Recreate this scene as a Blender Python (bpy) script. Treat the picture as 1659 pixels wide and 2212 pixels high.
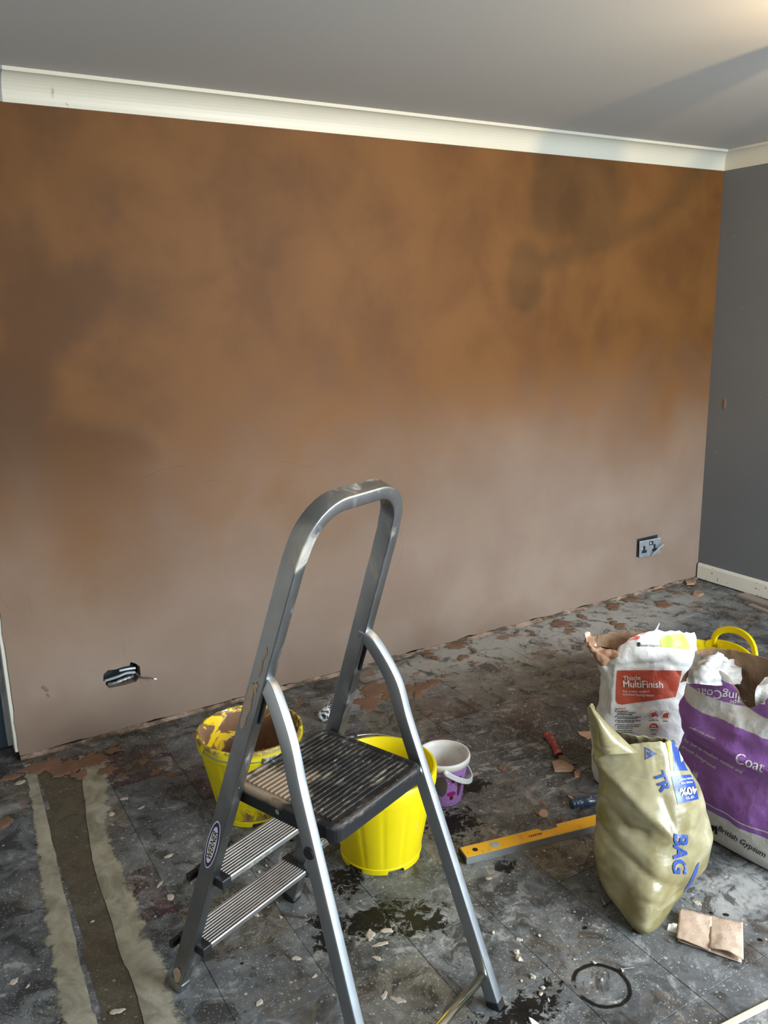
import bpy, bmesh, math, random
import numpy as np
from mathutils import Vector, Matrix, noise as mnoise
from mathutils.bvhtree import BVHTree
random.seed(11)
SC = bpy.context.scene
COL = SC.collection
for o in list(bpy.data.objects): bpy.data.objects.remove(o)

# ------------------------------------------------------------------ camera
CAM = np.array([-4.0673, -3.1665, 1.6097])
CR_ = np.array([0.85703936, -0.5146862, -0.02411731])
CU_ = np.array([0.14029487, 0.18806441, 0.97208494])
CF_ = np.array([0.4957831, 0.83649859, -0.23338644])
FPX = 1797.88
cd = bpy.data.cameras.new('camera'); cam = bpy.data.objects.new('camera', cd); COL.objects.link(cam)
m = Matrix.Identity(4)
for i in range(3):
    m[i][0] = CR_[i]; m[i][1] = CU_[i]; m[i][2] = -CF_[i]; m[i][3] = CAM[i]
cam.matrix_world = m
cd.sensor_fit = 'VERTICAL'; cd.sensor_height = 36; cd.sensor_width = 27; cd.lens = FPX/2212*36
cd.clip_start = .02
SC.camera = cam
# ------------------------------------------------------------------ world, daylight, exposure
wd = bpy.data.worlds.new('World'); SC.world = wd; wd.use_nodes = True
wd.node_tree.nodes['Background'].inputs[0].default_value = (.72, .85, 1, 1)
wd.node_tree.nodes['Background'].inputs[1].default_value = 1.0
WIN = dict(x0=-2.35, x1=-0.30, z0=.55, z1=2.14, y=-4.2)
ld = bpy.data.lights.new('window_daylight', 'AREA'); ld.shape = 'RECTANGLE'
ld.size = WIN['x1']-WIN['x0']; ld.size_y = WIN['z1']-WIN['z0']
ld.energy = 178; ld.color = (.82, .93, 1.0)
lo = bpy.data.objects.new('window_daylight', ld); COL.objects.link(lo)
lo.location = ((WIN['x0']+WIN['x1'])/2, WIN['y']-.02, (WIN['z0']+WIN['z1'])/2)
lo.rotation_euler = (math.radians(90), 0, 0)       # -Z points to +Y, into the room
lo.rotation_euler = Vector((-.35, 1.0, -0.45)).to_track_quat('-Z', 'Y').to_euler()
VS = SC.view_settings
VS.view_transform = 'Standard'; VS.look = 'None'; VS.gamma = 1; VS.use_curve_mapping = False
VS.exposure = 0.55
SC.display_settings.display_device = 'sRGB'

# ------------------------------------------------------------------ helpers
def ray(x, y):
    d = CF_ + (x-829.5)/FPX*CR_ - (y-1106)/FPX*CU_
    return d
def hit(x, y, n, k):
    n = np.array(n, float); d = ray(x, y); t = (k-n@CAM)/(n@d); return CAM+t*d
def fl(x, y, z=0.): return hit(x, y, (0, 0, 1), z)
def wl(x, y, yy=0.): return hit(x, y, (0, 1, 0), yy)

def lin(c):
    if isinstance(c, str):
        c = c.lstrip('#'); c = [int(c[i:i+2], 16)/255 for i in (0, 2, 4)]
        c = [v/12.92 if v <= .04045 else ((v+.055)/1.055)**2.4 for v in c]
    return (c[0], c[1], c[2], 1)

class Mat:
    def __init__(s, name, col=(.5, .5, .5), rough=.5, metal=0., **kw):
        s.m = bpy.data.materials.new(name); s.m.use_nodes = True
        s.t = s.m.node_tree; s.b = s.t.nodes['Principled BSDF']
        s.set('Base Color', lin(col)); s.set('Roughness', rough); s.set('Metallic', metal)
        for k, v in kw.items(): s.set(k.replace('_', ' '), v)
    def node(s, typ, **kw):
        n = s.t.nodes.new(typ)
        for k, v in kw.items(): setattr(n, k, v)
        return n
    def link(s, a, sock):
        if isinstance(a, bpy.types.NodeSocket): s.t.links.new(a, sock)
        else:
            if hasattr(sock.default_value, '__len__'):
                if not hasattr(a, '__len__'): a = (a, a, a, 1)
                L = len(sock.default_value); a = tuple(a)[:L] if len(a) >= L else tuple(a)+(1,)
            sock.default_value = a
    def set(s, name, v): s.link(v, s.b.inputs[name])
    def pos(s): return s.node('ShaderNodeNewGeometry').outputs['Position']
    def obj(s): return s.node('ShaderNodeTexCoord').outputs['Object']
    def rnd(s): return s.node('ShaderNodeObjectInfo').outputs['Random']
    def math(s, op, a, b=0., c=0.):
        n = s.node('ShaderNodeMath', operation=op); s.link(a, n.inputs[0]); s.link(b, n.inputs[1]); s.link(c, n.inputs[2]); return n.outputs[0]
    def add(s, a, b): return s.math('ADD', a, b)
    def sub(s, a, b): return s.math('SUBTRACT', a, b)
    def mul(s, *a):
        r = a[0]
        for b in a[1:]: r = s.math('MULTIPLY', r, b)
        return r
    def mx(s, *a):
        r = a[0]
        for b in a[1:]: r = s.math('MAXIMUM', r, b)
        return r
    def inv(s, a): return s.math('SUBTRACT', 1., a)
    def sm(s, x, lo, hi):
        n = s.node('ShaderNodeMapRange', interpolation_type='SMOOTHSTEP')
        s.link(x, n.inputs[0])
        if lo < hi: a = (lo, hi, 0., 1.)
        else: a = (hi, lo, 1., 0.)
        for i in range(4): n.inputs[i+1].default_value = a[i]
        return n.outputs[0]
    def vmul(s, v, f):
        n = s.node('ShaderNodeVectorMath', operation='MULTIPLY'); s.link(v, n.inputs[0]); n.inputs[1].default_value = f; return n.outputs[0]
    def vadd(s, v, f):
        n = s.node('ShaderNodeVectorMath', operation='ADD'); s.link(v, n.inputs[0]); s.link(f, n.inputs[1]); return n.outputs[0]
    def dist(s, v, p):
        n = s.node('ShaderNodeVectorMath', operation='DISTANCE'); s.link(v, n.inputs[0]); n.inputs[1].default_value = p; return n.outputs['Value']
    def sep(s, v):
        n = s.node('ShaderNodeSeparateXYZ'); s.link(v, n.inputs[0]); return n.outputs
    def noise(s, v, scale, detail=4., rough=.55, dist=0., color=False):
        n = s.node('ShaderNodeTexNoise'); s.link(v, n.inputs['Vector']); n.inputs['Scale'].default_value = scale
        n.inputs['Detail'].default_value = detail; n.inputs['Roughness'].default_value = rough; n.inputs['Distortion'].default_value = dist
        return n.outputs[1 if color else 0]
    def vor(s, v, scale, feature='F1', rand=1.):
        n = s.node('ShaderNodeTexVoronoi', feature=feature); s.link(v, n.inputs['Vector']); n.inputs['Scale'].default_value = scale
        n.inputs['Randomness'].default_value = rand; return n.outputs['Distance']
    def mix(s, f, a, b):
        n = s.node('ShaderNodeMix', data_type='RGBA'); n.clamp_factor = True
        s.link(f, n.inputs[0])
        s.link(lin(a) if isinstance(a, (str, tuple)) else a, n.inputs[6]); s.link(lin(b) if isinstance(b, (str, tuple)) else b, n.inputs[7])
        return n.outputs[2]
    def bump(s, h, strength=.3, dist=.01):
        n = s.node('ShaderNodeBump'); n.inputs['Strength'].default_value = strength; n.inputs['Distance'].default_value = dist
        s.link(h, n.inputs['Height']); s.t.links.new(n.outputs[0], s.b.inputs['Normal']); return n

def obj(name, verts, faces, mat, parent=None, smooth=False, cat=None, label=None, group=None, kind=None):
    me = bpy.data.meshes.new(name)
    me.from_pydata([tuple(map(float, v)) for v in verts], [], [tuple(f) for f in faces]); me.validate(); me.update()
    if smooth:
        me.polygons.foreach_set('use_smooth', [True]*len(me.polygons))
    return link(name, me, mat, parent, cat, label, group, kind)
def link(name, me, mat, parent=None, cat=None, label=None, group=None, kind=None):
    o = bpy.data.objects.new(name, me); COL.objects.link(o)
    if mat is not None and not len(me.materials): me.materials.append(mat.m if isinstance(mat, Mat) else mat)
    if parent is not None: o.parent = parent
    tag(o, cat, label, group, kind); return o
def tag(o, cat=None, label=None, group=None, kind=None):
    if cat: o['category'] = cat
    if label: o['label'] = label
    if group: o['group'] = group
    if kind: o['kind'] = kind
    return o
def thing(name, label, cat, loc=(0, 0, 0), rz=0., group=None):
    o = bpy.data.objects.new(name, None); COL.objects.link(o); o.location = loc; o.rotation_euler = (0, 0, rz)
    o.empty_display_size = .05
    return tag(o, cat, label, group)
def bm_obj(name, bm, mat, parent=None, smooth=False, **kw):
    me = bpy.data.meshes.new(name); bmesh.ops.recalc_face_normals(bm, faces=bm.faces); bm.to_mesh(me); bm.free()
    if smooth: me.polygons.foreach_set('use_smooth', [True]*len(me.polygons))
    return link(name, me, mat, parent, **kw)
def box_bm(lo, hi, bev=0., seg=2, bm=None):
    bm = bm or bmesh.new(); lo = Vector(lo); hi = Vector(hi)
    r = bmesh.ops.create_cube(bm, size=1)
    for v in r['verts']: v.co = Vector([(lo[i]+hi[i])/2+v.co[i]*(hi[i]-lo[i]) for i in range(3)])
    if bev:
        es = list({e for v in r['verts'] for e in v.link_edges})
        bmesh.ops.bevel(bm, geom=es, offset=bev, segments=seg, affect='EDGES', profile=.5)
    return bm
def box(name, lo, hi, mat, parent=None, bev=0., seg=2, **kw): return bm_obj(name, box_bm(lo, hi, bev, seg), mat, parent, **kw)

def catmull(P, n, closed=False):
    P = [np.array(q, float) for q in P]; N = len(P); out = []
    segs = N if closed else N-1
    for i in range(n):
        t = i/(n if closed else n-1)*segs; k = min(int(t), segs-1); f = t-k
        g = (lambda j: P[j % N]) if closed else (lambda j: P[max(0, min(N-1, j))])
        a, b, c, d = g(k-1), g(k), g(k+1), g(k+2)
        out.append(.5*(2*b+(c-a)*f+(2*a-5*b+4*c-d)*f*f+(3*b-a-3*c+d)*f**3))
    return np.array(out)
def sweep(path, sect, side=None, cap=True, twist=None):
    """sweep a closed 2-D section along a path; side = fixed vector for section x axis"""
    path = [np.array(q, float) for q in path]; V = []; F = []; n = len(sect); prevx = None
    for i, q in enumerate(path):
        a = path[max(0, i-1)]; b = path[min(len(path)-1, i+1)]; t = b-a; t /= np.linalg.norm(t)
        if side is not None: x = np.array(side, float)
        elif prevx is not None: x = prevx
        else: x = np.array([0, 0, 1.]) if abs(t[2]) < .9 else np.array([1., 0, 0])
        x = x-t*(x@t); x /= np.linalg.norm(x); y = np.cross(t, x); prevx = x
        for sx, sy in sect: V.append(q+sx*x+sy*y)
    for i in range(len(path)-1):
        for j in range(n):
            F.append((i*n+j, i*n+(j+1) % n, (i+1)*n+(j+1) % n, (i+1)*n+j))
    if cap: F.append(tuple(range(n))[::-1]); F.append(tuple(range((len(path)-1)*n, len(path)*n)))
    return V, F
def circ(r, n=12): return [(r*math.cos(2*math.pi*i/n), r*math.sin(2*math.pi*i/n)) for i in range(n)]
def rrect(a, b, r, k=3):
    out = []
    for cx, cy, a0 in ((a-r, b-r, 0), (-a+r, b-r, 90), (-a+r, -b+r, 180), (a-r, -b+r, 270)):
        for i in range(k+1):
            t = math.radians(a0+90*i/k); out.append((cx+r*math.cos(t), cy+r*math.sin(t)))
    return out
def tube(name, path, r, mat, parent=None, n=10, **kw):
    V, F = sweep(path, circ(r, n)); return obj(name, V, F, mat, parent, smooth=True, **kw)
def lathe(prof, n=64, mod=None):
    V = []; F = []; m_ = len(prof)
    for j in range(n):
        a = 2*math.pi*j/n
        for i, (r, z) in enumerate(prof):
            if mod: r, z = mod(i, r, z, a)
            V.append((r*math.cos(a), r*math.sin(a), z))
    for j in range(n):
        for i in range(m_-1):
            F.append((j*m_+i, ((j+1) % n)*m_+i, ((j+1) % n)*m_+i+1, j*m_+i+1))
    return V, F
def blob_outline(r, n=18, jag=.35, seed=0, sx=1., sy=1., rot=0.):
    out = []
    for i in range(n):
        a = 2*math.pi*i/n
        k = max(.25, 1+jag*(1.2*mnoise.noise(Vector((math.cos(a)*1.3+seed*7.1, math.sin(a)*1.3, seed*3.3)))+.8*mnoise.noise(Vector((math.cos(a)*3.5+seed*2.1, math.sin(a)*3.5, seed)))+.4*mnoise.noise(Vector((math.cos(a)*8+seed, math.sin(a)*8, seed)))))
        x, y = r*k*sx*math.cos(a), r*k*sy*math.sin(a)
        out.append((x*math.cos(rot)-y*math.sin(rot), x*math.sin(rot)+y*math.cos(rot)))
    return out
def splat_mesh(name, r, h, seed, jag=.35, sx=1., sy=1., rot=0., n=20):
    o1 = blob_outline(r, n, jag, seed, sx, sy, rot); V = []; F = []
    for k, z in ((1., 0.), (.93, h*.8), (.6, h)):
        V += [(x*k, y*k, z*(1+.3*mnoise.noise(Vector((x*60, y*60, seed))))) for x, y in o1]
    V.append((0, 0, h*.85))
    for l in range(2):
        for i in range(n): F.append((l*n+i, l*n+(i+1) % n, (l+1)*n+(i+1) % n, (l+1)*n+i))
    for i in range(n): F.append((2*n+i, 2*n+(i+1) % n, 3*n))
    me = bpy.data.meshes.new(name); me.from_pydata(V, [], F); me.update()
    me.polygons.foreach_set('use_smooth', [True]*len(me.polygons)); return me

# ---- decals: flat print laid on a real surface
_fc = {}
def text2d(s, bold=0., slant=0.):
    cu = bpy.data.curves.new('tmp', 'FONT'); cu.body = s; cu.size = 1; cu.shear = slant; cu.resolution_u = 3
    o = bpy.data.objects.new('tmp', cu); COL.objects.link(o)
    dg = bpy.context.evaluated_depsgraph_get(); ev = o.evaluated_get(dg); me = ev.to_mesh()
    V = [(v.co.x, v.co.y) for v in me.vertices]; F = [tuple(p_.vertices) for p_ in me.polygons]
    ev.to_mesh_clear(); bpy.data.objects.remove(o); bpy.data.curves.remove(cu)
    x0 = min(v[0] for v in V); x1 = max(v[0] for v in V)
    V = [((x-x0)/(x1-x0), y/(x1-x0)) for x, y in V]; n_ = len(V); b_ = bold/(x1-x0)
    if bold: V, F = V+[(x+b_, y+b_*.35) for x, y in V]+[(x-b_, y-b_*.35) for x, y in V], F+[tuple(i+n_ for i in f) for f in F]+[tuple(i+2*n_ for i in f) for f in F]
    return V, F
def refine(V3, F, maxlen):
    bm = bmesh.new(); vs = [bm.verts.new(v) for v in V3]
    for f in F:
        try: bm.faces.new([vs[i] for i in f])
        except ValueError: pass
    bmesh.ops.remove_doubles(bm, verts=bm.verts, dist=1e-6)
    bmesh.ops.triangulate(bm, faces=bm.faces)
    for _ in range(7):
        es = [e for e in bm.edges if e.calc_length() > maxlen]
        if not es: break
        bmesh.ops.subdivide_edges(bm, edges=es, cuts=1, use_grid_fill=False)
        bmesh.ops.triangulate(bm, faces=[f for f in bm.faces if len(f.verts) > 3])
    return bm
class Print:
    """plane facing the viewer of a bag; print is pressed along its normal on to the surface"""
    def __init__(s, C, bvh, parent, origin):
        s.C = np.array(C, float); d = s.C-CAM; s.d = d/np.linalg.norm(d); s.bvh = bvh; s.parent = parent; s.o = Vector(origin)
    def p(s, x, y): return hit(x, y, s.d, s.d@s.C)
    def press(s, name, V3, F, mat, off=.0012, maxlen=.006):
        bm = refine(V3, F, maxlen); kill = []; D = Vector(s.d)
        for v in bm.verts:
            loc, nor, idx, dd = s.bvh.ray_cast(v.co-D*.6, D)
            if loc is None: kill.append(v); continue
            if nor.dot(D) > 0: nor = -nor
            v.co = loc+nor*off-s.o
        bmesh.ops.delete(bm, geom=kill, context='VERTS')
        if not bm.faces: bm.free(); return None
        bmesh.ops.recalc_face_normals(bm, faces=bm.faces)
        return bm_obj(name, bm, mat, s.parent)
    def poly(s, name, pts, mat, off=.0012):
        return s.press(name, [s.p(*q) for q in pts], [tuple(range(len(pts)))], mat, off)
    def text(s, name, t, a, b, mat, bold=.0, hscale=1., slant=0., off=.002, flip=1):
        V, F = text2d(t, bold, slant); A = s.p(*a); B = s.p(*b); X = B-A; Y = np.cross(-s.d, X)*hscale*flip
        return s.press(name, [A+X*x+Y*y for x, y in V], F, mat, off+.0006, .0045)
def rpoly(x0, y0, x1, y1, r, corners=(1, 1, 1, 1)):
    out = []
    for (cx, cy, a0), k in zip(((x1-r, y0+r, -90), (x1-r, y1-r, 0), (x0+r, y1-r, 90), (x0+r, y0+r, 180)), corners):
        if k: out += [(cx+r*math.cos(math.radians(a0+90*i/5)), cy+r*math.sin(math.radians(a0+90*i/5))) for i in range(6)]
        else: out.append((x1 if a0 in (-90, 0) else x0, y0 if a0 in (-90, 180) else y1))
    return out

# ------------------------------------------------------------------ materials: shell
H = 2.4
def plaster_wall():
    M = Mat('fresh_plaster', rough=.75); P = M.pos(); x, y, z = M.sep(P)
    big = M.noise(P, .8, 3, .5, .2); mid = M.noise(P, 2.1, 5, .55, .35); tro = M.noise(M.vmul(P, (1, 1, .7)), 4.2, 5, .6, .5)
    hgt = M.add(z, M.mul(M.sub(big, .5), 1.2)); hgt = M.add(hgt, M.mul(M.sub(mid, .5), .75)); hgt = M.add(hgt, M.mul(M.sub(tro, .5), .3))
    damp = M.sm(hgt, .30, 1.48)  # height blend: drying blotches, plus warm lamp light above cool daylight painted in
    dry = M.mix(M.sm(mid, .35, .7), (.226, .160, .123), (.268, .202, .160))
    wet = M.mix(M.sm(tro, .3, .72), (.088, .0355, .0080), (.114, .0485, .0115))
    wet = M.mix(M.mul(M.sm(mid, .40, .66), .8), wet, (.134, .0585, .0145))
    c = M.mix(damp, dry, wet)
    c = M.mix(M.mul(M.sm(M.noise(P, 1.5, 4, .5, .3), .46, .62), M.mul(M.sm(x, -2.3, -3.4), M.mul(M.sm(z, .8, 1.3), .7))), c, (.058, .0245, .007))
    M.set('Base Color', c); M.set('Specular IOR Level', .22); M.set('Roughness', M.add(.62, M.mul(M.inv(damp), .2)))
    fine = M.noise(P, 60, 3, .6); tr2 = M.noise(M.vmul(P, (1., 1, .7)), 2.2, 3, .5, 1.5)
    M.bump(M.add(M.mul(tr2, .5), M.add(M.mul(fine, .012), M.mul(tro, .10))), .25, .02)
    return M
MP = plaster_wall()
Mgrey = Mat('grey_wall_paint', rough=.6); P = Mgrey.pos()
sp = Mgrey.sm(Mgrey.vor(P, 26), .06, .03)
sp = Mgrey.mul(sp, Mgrey.sm(Mgrey.noise(P, 3), .52, .6))
Mgrey.set('Base Color', Mgrey.mix(sp, Mgrey.mix(Mgrey.noise(P, 2.5), (.105, .110, .116), (.126, .131, .137)), (.5, .5, .5)))
Mgrey.bump(Mgrey.noise(P, 240, 2), .12, .004)
Mceil = Mat('ceiling_paint', rough=.8); P = Mceil.pos()
Mceil.set('Base Color', Mceil.mix(Mceil.noise(P, 1.2, 3), (.39, .38, .36), (.43, .42, .395))); Mceil.bump(Mceil.noise(P, 150, 2), .06, .003)
Mcove = Mat('cove_paint', rough=.45); P = Mcove.pos(); x, y, z = Mcove.sep(P)
sm1 = Mcove.mul(Mcove.sm(Mcove.noise(Mcove.vmul(P, (30, 12, 9)), 1., 4), .56, .6), Mcove.sm(Mcove.dist(Mcove.vmul(P, (1, 0, 1)), (-3.405, 0, 2.348)), .05, .025))
Mcove.set('Base Color', Mcove.mix(sm1, Mcove.mix(Mcove.noise(P, 3), (.48, .465, .39), (.52, .505, .43)), (.22, .11, .06)))
Mcovegrey = Mat('cove_grey', (.20, .21, .21), .6)
Mwhite = Mat('old_gloss', rough=.4); P = Mwhite.pos(); x, y, z = Mwhite.sep(P)
ch = Mwhite.mul(Mwhite.sm(Mwhite.noise(P, 55, 4, .6), .63, .66), Mwhite.sm(Mwhite.noise(P, 4), .48, .56))
Mwhite.set('Base Color', Mwhite.mix(ch, Mwhite.mix(Mwhite.noise(P, 5), (.62, .58, .47), (.72, .70, .62)), (.07, .05, .035)))
Mblue = Mat('blue_paint', rough=.5); P = Mblue.pos()
Mblue.set('Base Color', Mblue.mix(Mblue.noise(P, 6), (.055, .105, .155), (.085, .135, .18)))
Mlining = Mat('door_lining_paint', rough=.5); P = Mlining.pos()
Mlining.set('Base Color', Mlining.mix(Mlining.noise(P, 9), (.55, .54, .46), (.66, .65, .58)))
Mstop = Mat('door_stop_paint', rough=.5); P = Mstop.pos()
Mstop.set('Base Color', Mstop.mix(Mstop.sm(Mstop.noise(P, 14, 4), .4, .65), (.42, .45, .47), (.25, .28, .30)))
Mblack = Mat('black_plastic', (.012, .013, .015), .42)
Mdark = Mat('dark_recess', (.012, .016, .02), .7)

# ------------------------------------------------------------------ floor material
GX0, GY0, TS = -2.595, -.65, .2428
def floor_mat(name, kind):
    M = Mat(name, rough=.5); P = M.pos(); x, y, z = M.sep(P); r = M.rnd()
    P2 = M.vadd(P, M.vmul(M.noise(P, 7, 3, .5, 0, True), (.05, .05, 0)))
    mar = M.noise(M.vadd(P, M.vmul(M.node('ShaderNodeObjectInfo').outputs['Location'], (3.1, 7.7, 1))), 9, 6, .65, 1.8)
    if kind == 'dark': c = M.mix(M.sm(mar, .35, .7), (.032, .034, .038), (.110, .116, .122)); c = M.mix(M.mul(r, .6), c, (.090, .097, .106))
    elif kind == 'red': c = M.mix(M.sm(mar, .35, .7), (.020, .007, .010), (.075, .030, .036))
    elif kind == 'brown': c = M.mix(M.sm(mar, .35, .7), (.07, .06, .047), (.145, .128, .10))
    elif kind == 'screed': c = M.mix(M.sm(mar, .3, .7), (.055, .043, .026), (.095, .077, .048))
    else: c = M.mix(M.sm(mar, .3, .75), (.02, .017, .014), (.06, .05, .04))
    # zones of building dust
    def zone(cx, cy, rx, ry, lo=1.15, hi=.35):
        v = M.vmul(M.vadd(P, (-cx, -cy, 0)), (1/rx, 1/ry, 0)); d = M.dist(v, (0, 0, 0))
        d = M.add(d, M.mul(M.sub(M.noise(P, 4.5, 5, .6, .5), .5), 1.1)); return M.sm(d, lo, hi)
    n1 = M.noise(P, 5.5, 8, .68, .7); n2 = M.noise(P, 22, 6, .7, .6); strk = M.noise(M.vmul(P2, (9, 34, 1)), 1., 5, .6, .8)
    if kind != 'screed':
        c = M.mix(M.mul(M.sm(n1, .40, .70), .68), c, (.215, .224, .228))
    zw = zone(-1.35, -.18, 1.45, .36)          # pale dust along the plastered wall
    c = M.mix(M.mul(zw, M.sm(M.add(n2, M.mul(zw, .3)), .34, .62), .92), c, (.40, .39, .36))
    zt = zone(-1.85, -.52, .75, .34)           # tan smear
    c = M.mix(M.mul(zt, M.sm(n2, .3, .62), .75), c, (.145, .118, .078))
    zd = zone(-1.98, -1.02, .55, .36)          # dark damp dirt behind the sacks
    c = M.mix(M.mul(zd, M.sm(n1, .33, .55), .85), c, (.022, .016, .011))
    ze = M.mx(zone(-2.35, -1.02, .28, .17), zone(-2.2, -1.22, .22, .12))
    c = M.mix(M.mul(ze, M.sm(strk, .5, .66), .8), c, (.36, .345, .32))
    zf = zone(-2.2, -1.93, .22, .12)
    c = M.mix(M.mul(zf, M.sm(n2, .3, .6), .7), c, (.40, .40, .385))
    zg = M.mx(zone(-3.13, -1.62, .24, .22), zone(-3.1, -1.95, .2, .12))
    c = M.mix(M.mul(zg, M.sm(M.noise(P2, 13, 4, .5, 1.6), .60, .66), .85), c, (.33, .305, .26))
    zh = zone(-2.92, -1.62, .3, .18)
    c = M.mix(M.mul(zh, M.sm(n2, .50, .62), .6), c, (.36, .35, .335))
    # plaster stains
    ps = M.mul(M.sm(M.noise(P, 7.5, 5, .6, .4), .60, .64), M.sm(y, -.75, -.1))
    c = M.mix(M.mul(ps, .8), c, (.20, .105, .06))
    n3 = M.noise(P2, 11, 9, .72, .9); n4 = M.noise(P, 34, 6, .7, .4)
    if kind != 'screed':
        c = M.mix(M.mul(M.sm(n3, .49, .40), .8), c, (.020, .017, .014))
        c = M.mix(M.mul(M.sm(n3, .53, .66), M.sm(n4, .38, .58), .85), c, (.33, .33, .32))
        c = M.mix(M.mul(M.sm(M.noise(P, 3.1, 6, .6), .50, .62), M.sm(n4, .42, .6), .5), c, (.12, .088, .055))
    # specks, two sizes
    v1 = M.sm(M.vor(P2, 46), .17, .10); v1 = M.mul(v1, M.sm(M.noise(P, 3.2, 4), .38, .54))
    v2 = M.sm(M.vor(P, 130), .24, .15); v2 = M.mul(v2, M.sm(M.noise(P, 5.2, 4), .38, .54))
    v4 = M.sm(M.vor(P2, 80), .2, .1); v4 = M.mul(v4, M.sm(M.noise(P, 6.7, 3), .5, .6)); v2 = M.mx(v2, v4)
    v3 = M.sm(M.vor(P2, 17), .085, .06)
    ks = .3 if kind == 'screed' else .75
    c = M.mix(M.mul(M.mx(v1, v2), ks), c, (.38, .365, .33)); c = M.mix(M.mul(v3, ks), c, (.46, .42, .36))
    # wet splashes
    wet = None
    def w(cx, cy, rx, ry, k=1.1):
        nonlocal wet
        v = M.vmul(M.vadd(P, (-cx, -cy, 0)), (1/rx, 1/ry, 0)); d = M.dist(v, (0, 0, 0))
        d = M.add(d, M.mul(M.sub(M.noise(P, 30, 6, .68, 1.2), .5), k*3.4)); s_ = M.sm(d, .66, .52); wet = s_ if wet is None else M.mx(wet, s_)
    if kind != 'screed':
        for px, py, a, b in ((800, 1985, .15, .07), (905, 1990, .12, .08), (700, 1995, .05, .05), (700, 2030, .05, .05), (740, 1900, .09, .09), (1130, 2185, .18, .06), (1090, 1870, .05, .05), (980, 1780, .13, .1), (500, 1830, .06, .05), (780, 1840, .08, .06), (1020, 1700, .09, .05), (655, 1840, .05, .05), (1420, 1580, .05, .05)):
            q = fl(px, py); w(q[0], q[1], a, b)
        sp_ = M.mul(M.sm(M.vor(P2, 15), .12, .09), M.sm(M.noise(P, 2.3, 2), .52, .58)); wet = M.mx(wet, sp_)
        # ring left by a wet tin
        dx = M.vadd(P, (2.767, 1.957, 0)); dr = M.dist(M.vmul(dx, (1, 1, 0)), (0, 0, 0))
        wob = M.mul(M.sub(M.noise(P, 18, 3), .5), .012)
        wd_ = M.add(.0045, M.mul(M.sep(dx)[0], .035))
        ring = M.sm(M.math('ABSOLUTE', M.sub(M.add(dr, wob), .066)), 0.0075, .0035)
        ang = M.math('ARCTAN2', M.sep(dx)[1], M.sep(dx)[0])
        gap = M.sm(M.math('ABSOLUTE', M.sub(ang, 2.75)), .2, .45)
        wet = M.mx(wet, M.mul(ring, gap))
        c = M.mix(M.mul(wet, .95), c, (.006, .0048, .0035)); M.set('Specular IOR Level', M.sub(.5, M.mul(wet, .36)))
        M.set('Roughness', M.sub(M.add(.5, M.mul(n1, .22)), M.mul(wet, .22)))
    else:
        M.set('Roughness', .7)
    M.set('Base Color', c)
    M.bump(M.add(M.mul(n2, .5), M.add(v1, M.mul(v3, 1.5))), .25, .0025)
    return M
FD = floor_mat('floor_tile_dark', 'dark'); FR_ = floor_mat('floor_tile_red', 'red'); FB = floor_mat('floor_tile_brown', 'brown')
FS = floor_mat('floor_bitumen', 'bed'); FC = floor_mat('floor_screed', 'screed')

# ------------------------------------------------------------------ setting
XL = -3.816; XLL = -5.2; YB = WIN['y']
holepx = [(330, 430), (400, 360), (520, 350), (640, 310), (755, 285), (770, 228), (850, 250), (920, 300), (935, 440), (890, 500), (860, 550), (640, 610), (420, 655), (360, 590), (372, 550), (320, 540)]
hole = [wl(180+a/7.54, 1400+b/7.54) for a, b in holepx]
def wall_poly(name, outer, holes, y, mat, **kw):
    bm = bmesh.new(); es = []
    for L in [outer]+holes:
        vs = [bm.verts.new((q[0], y, q[1])) for q in L]; es += [bm.edges.new((vs[i], vs[(i+1) % len(vs)])) for i in range(len(vs))]
    bmesh.ops.triangle_fill(bm, edges=es, use_beauty=True)
    r = bmesh.ops.extrude_face_region(bm, geom=list(bm.faces))
    for v in [g for g in r['geom'] if isinstance(g, bmesh.types.BMVert)]: v.co.y += kw.pop('thick', .12) if False else THICK
    return bm_obj(name, bm, mat, kind='structure')
THICK = .13
xs = np.linspace(XL, 0, 90)
bottom = [(x_, .012+.010*mnoise.noise(Vector((x_*9, 0, 0)))+.006*mnoise.noise(Vector((x_*37, 3, 0)))) for x_ in xs]
edge = [(XL+.006*mnoise.noise(Vector((0, 5, z_*11)))-(.0 if z_ > .1 else .004), z_) for z_ in np.linspace(.05, 2.02, 40)]
outer = bottom+[(0, H), (XLL, H), (XLL, 2.05), (XL, 2.05)]+edge[::-1]
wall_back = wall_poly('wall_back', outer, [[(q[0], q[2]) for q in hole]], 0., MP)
wall_back['label'] = 'freshly plastered drying wall, coloured warm brown above and pinkish towards the floor'
def slab(name, lo, hi, mat, label=None):
    o = box(name, lo, hi, mat, kind='structure')
    if label: o['label'] = label
    return o
slab('wall_right', (0, YB, -.06), (.12, .13, H), Mgrey, 'dark grey painted side wall')
Moff = Mat('off_white_wall', (.62, .61, .58), .7)
slab('wall_left', (XLL-.12, YB, -.06), (XLL, .13, H), Moff)
slab('ceiling', (XLL-.12, YB-.12, H), (.12, 1.4, H+.1), Mceil, 'plain off-white ceiling')
# front wall with the window opening, behind the camera
bm = bmesh.new()
for lo_, hi_ in (((XLL, YB-.12, 0), (WIN['x0'], YB, H)), ((WIN['x1'], YB-.12, 0), (0, YB, H)), ((WIN['x0'], YB-.12, 0), (WIN['x1'], YB, WIN['z0'])), ((WIN['x0'], YB-.12, WIN['z1']), (WIN['x1'], YB, H))):
    box_bm(lo_, hi_, bm=bm)
bm_obj('wall_front', bm, Moff, kind='structure')
# hall beyond the doorway
slab('wall_hall', (XLL, 1.28, -.01), (.0, 1.4, H), Mblue)
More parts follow.
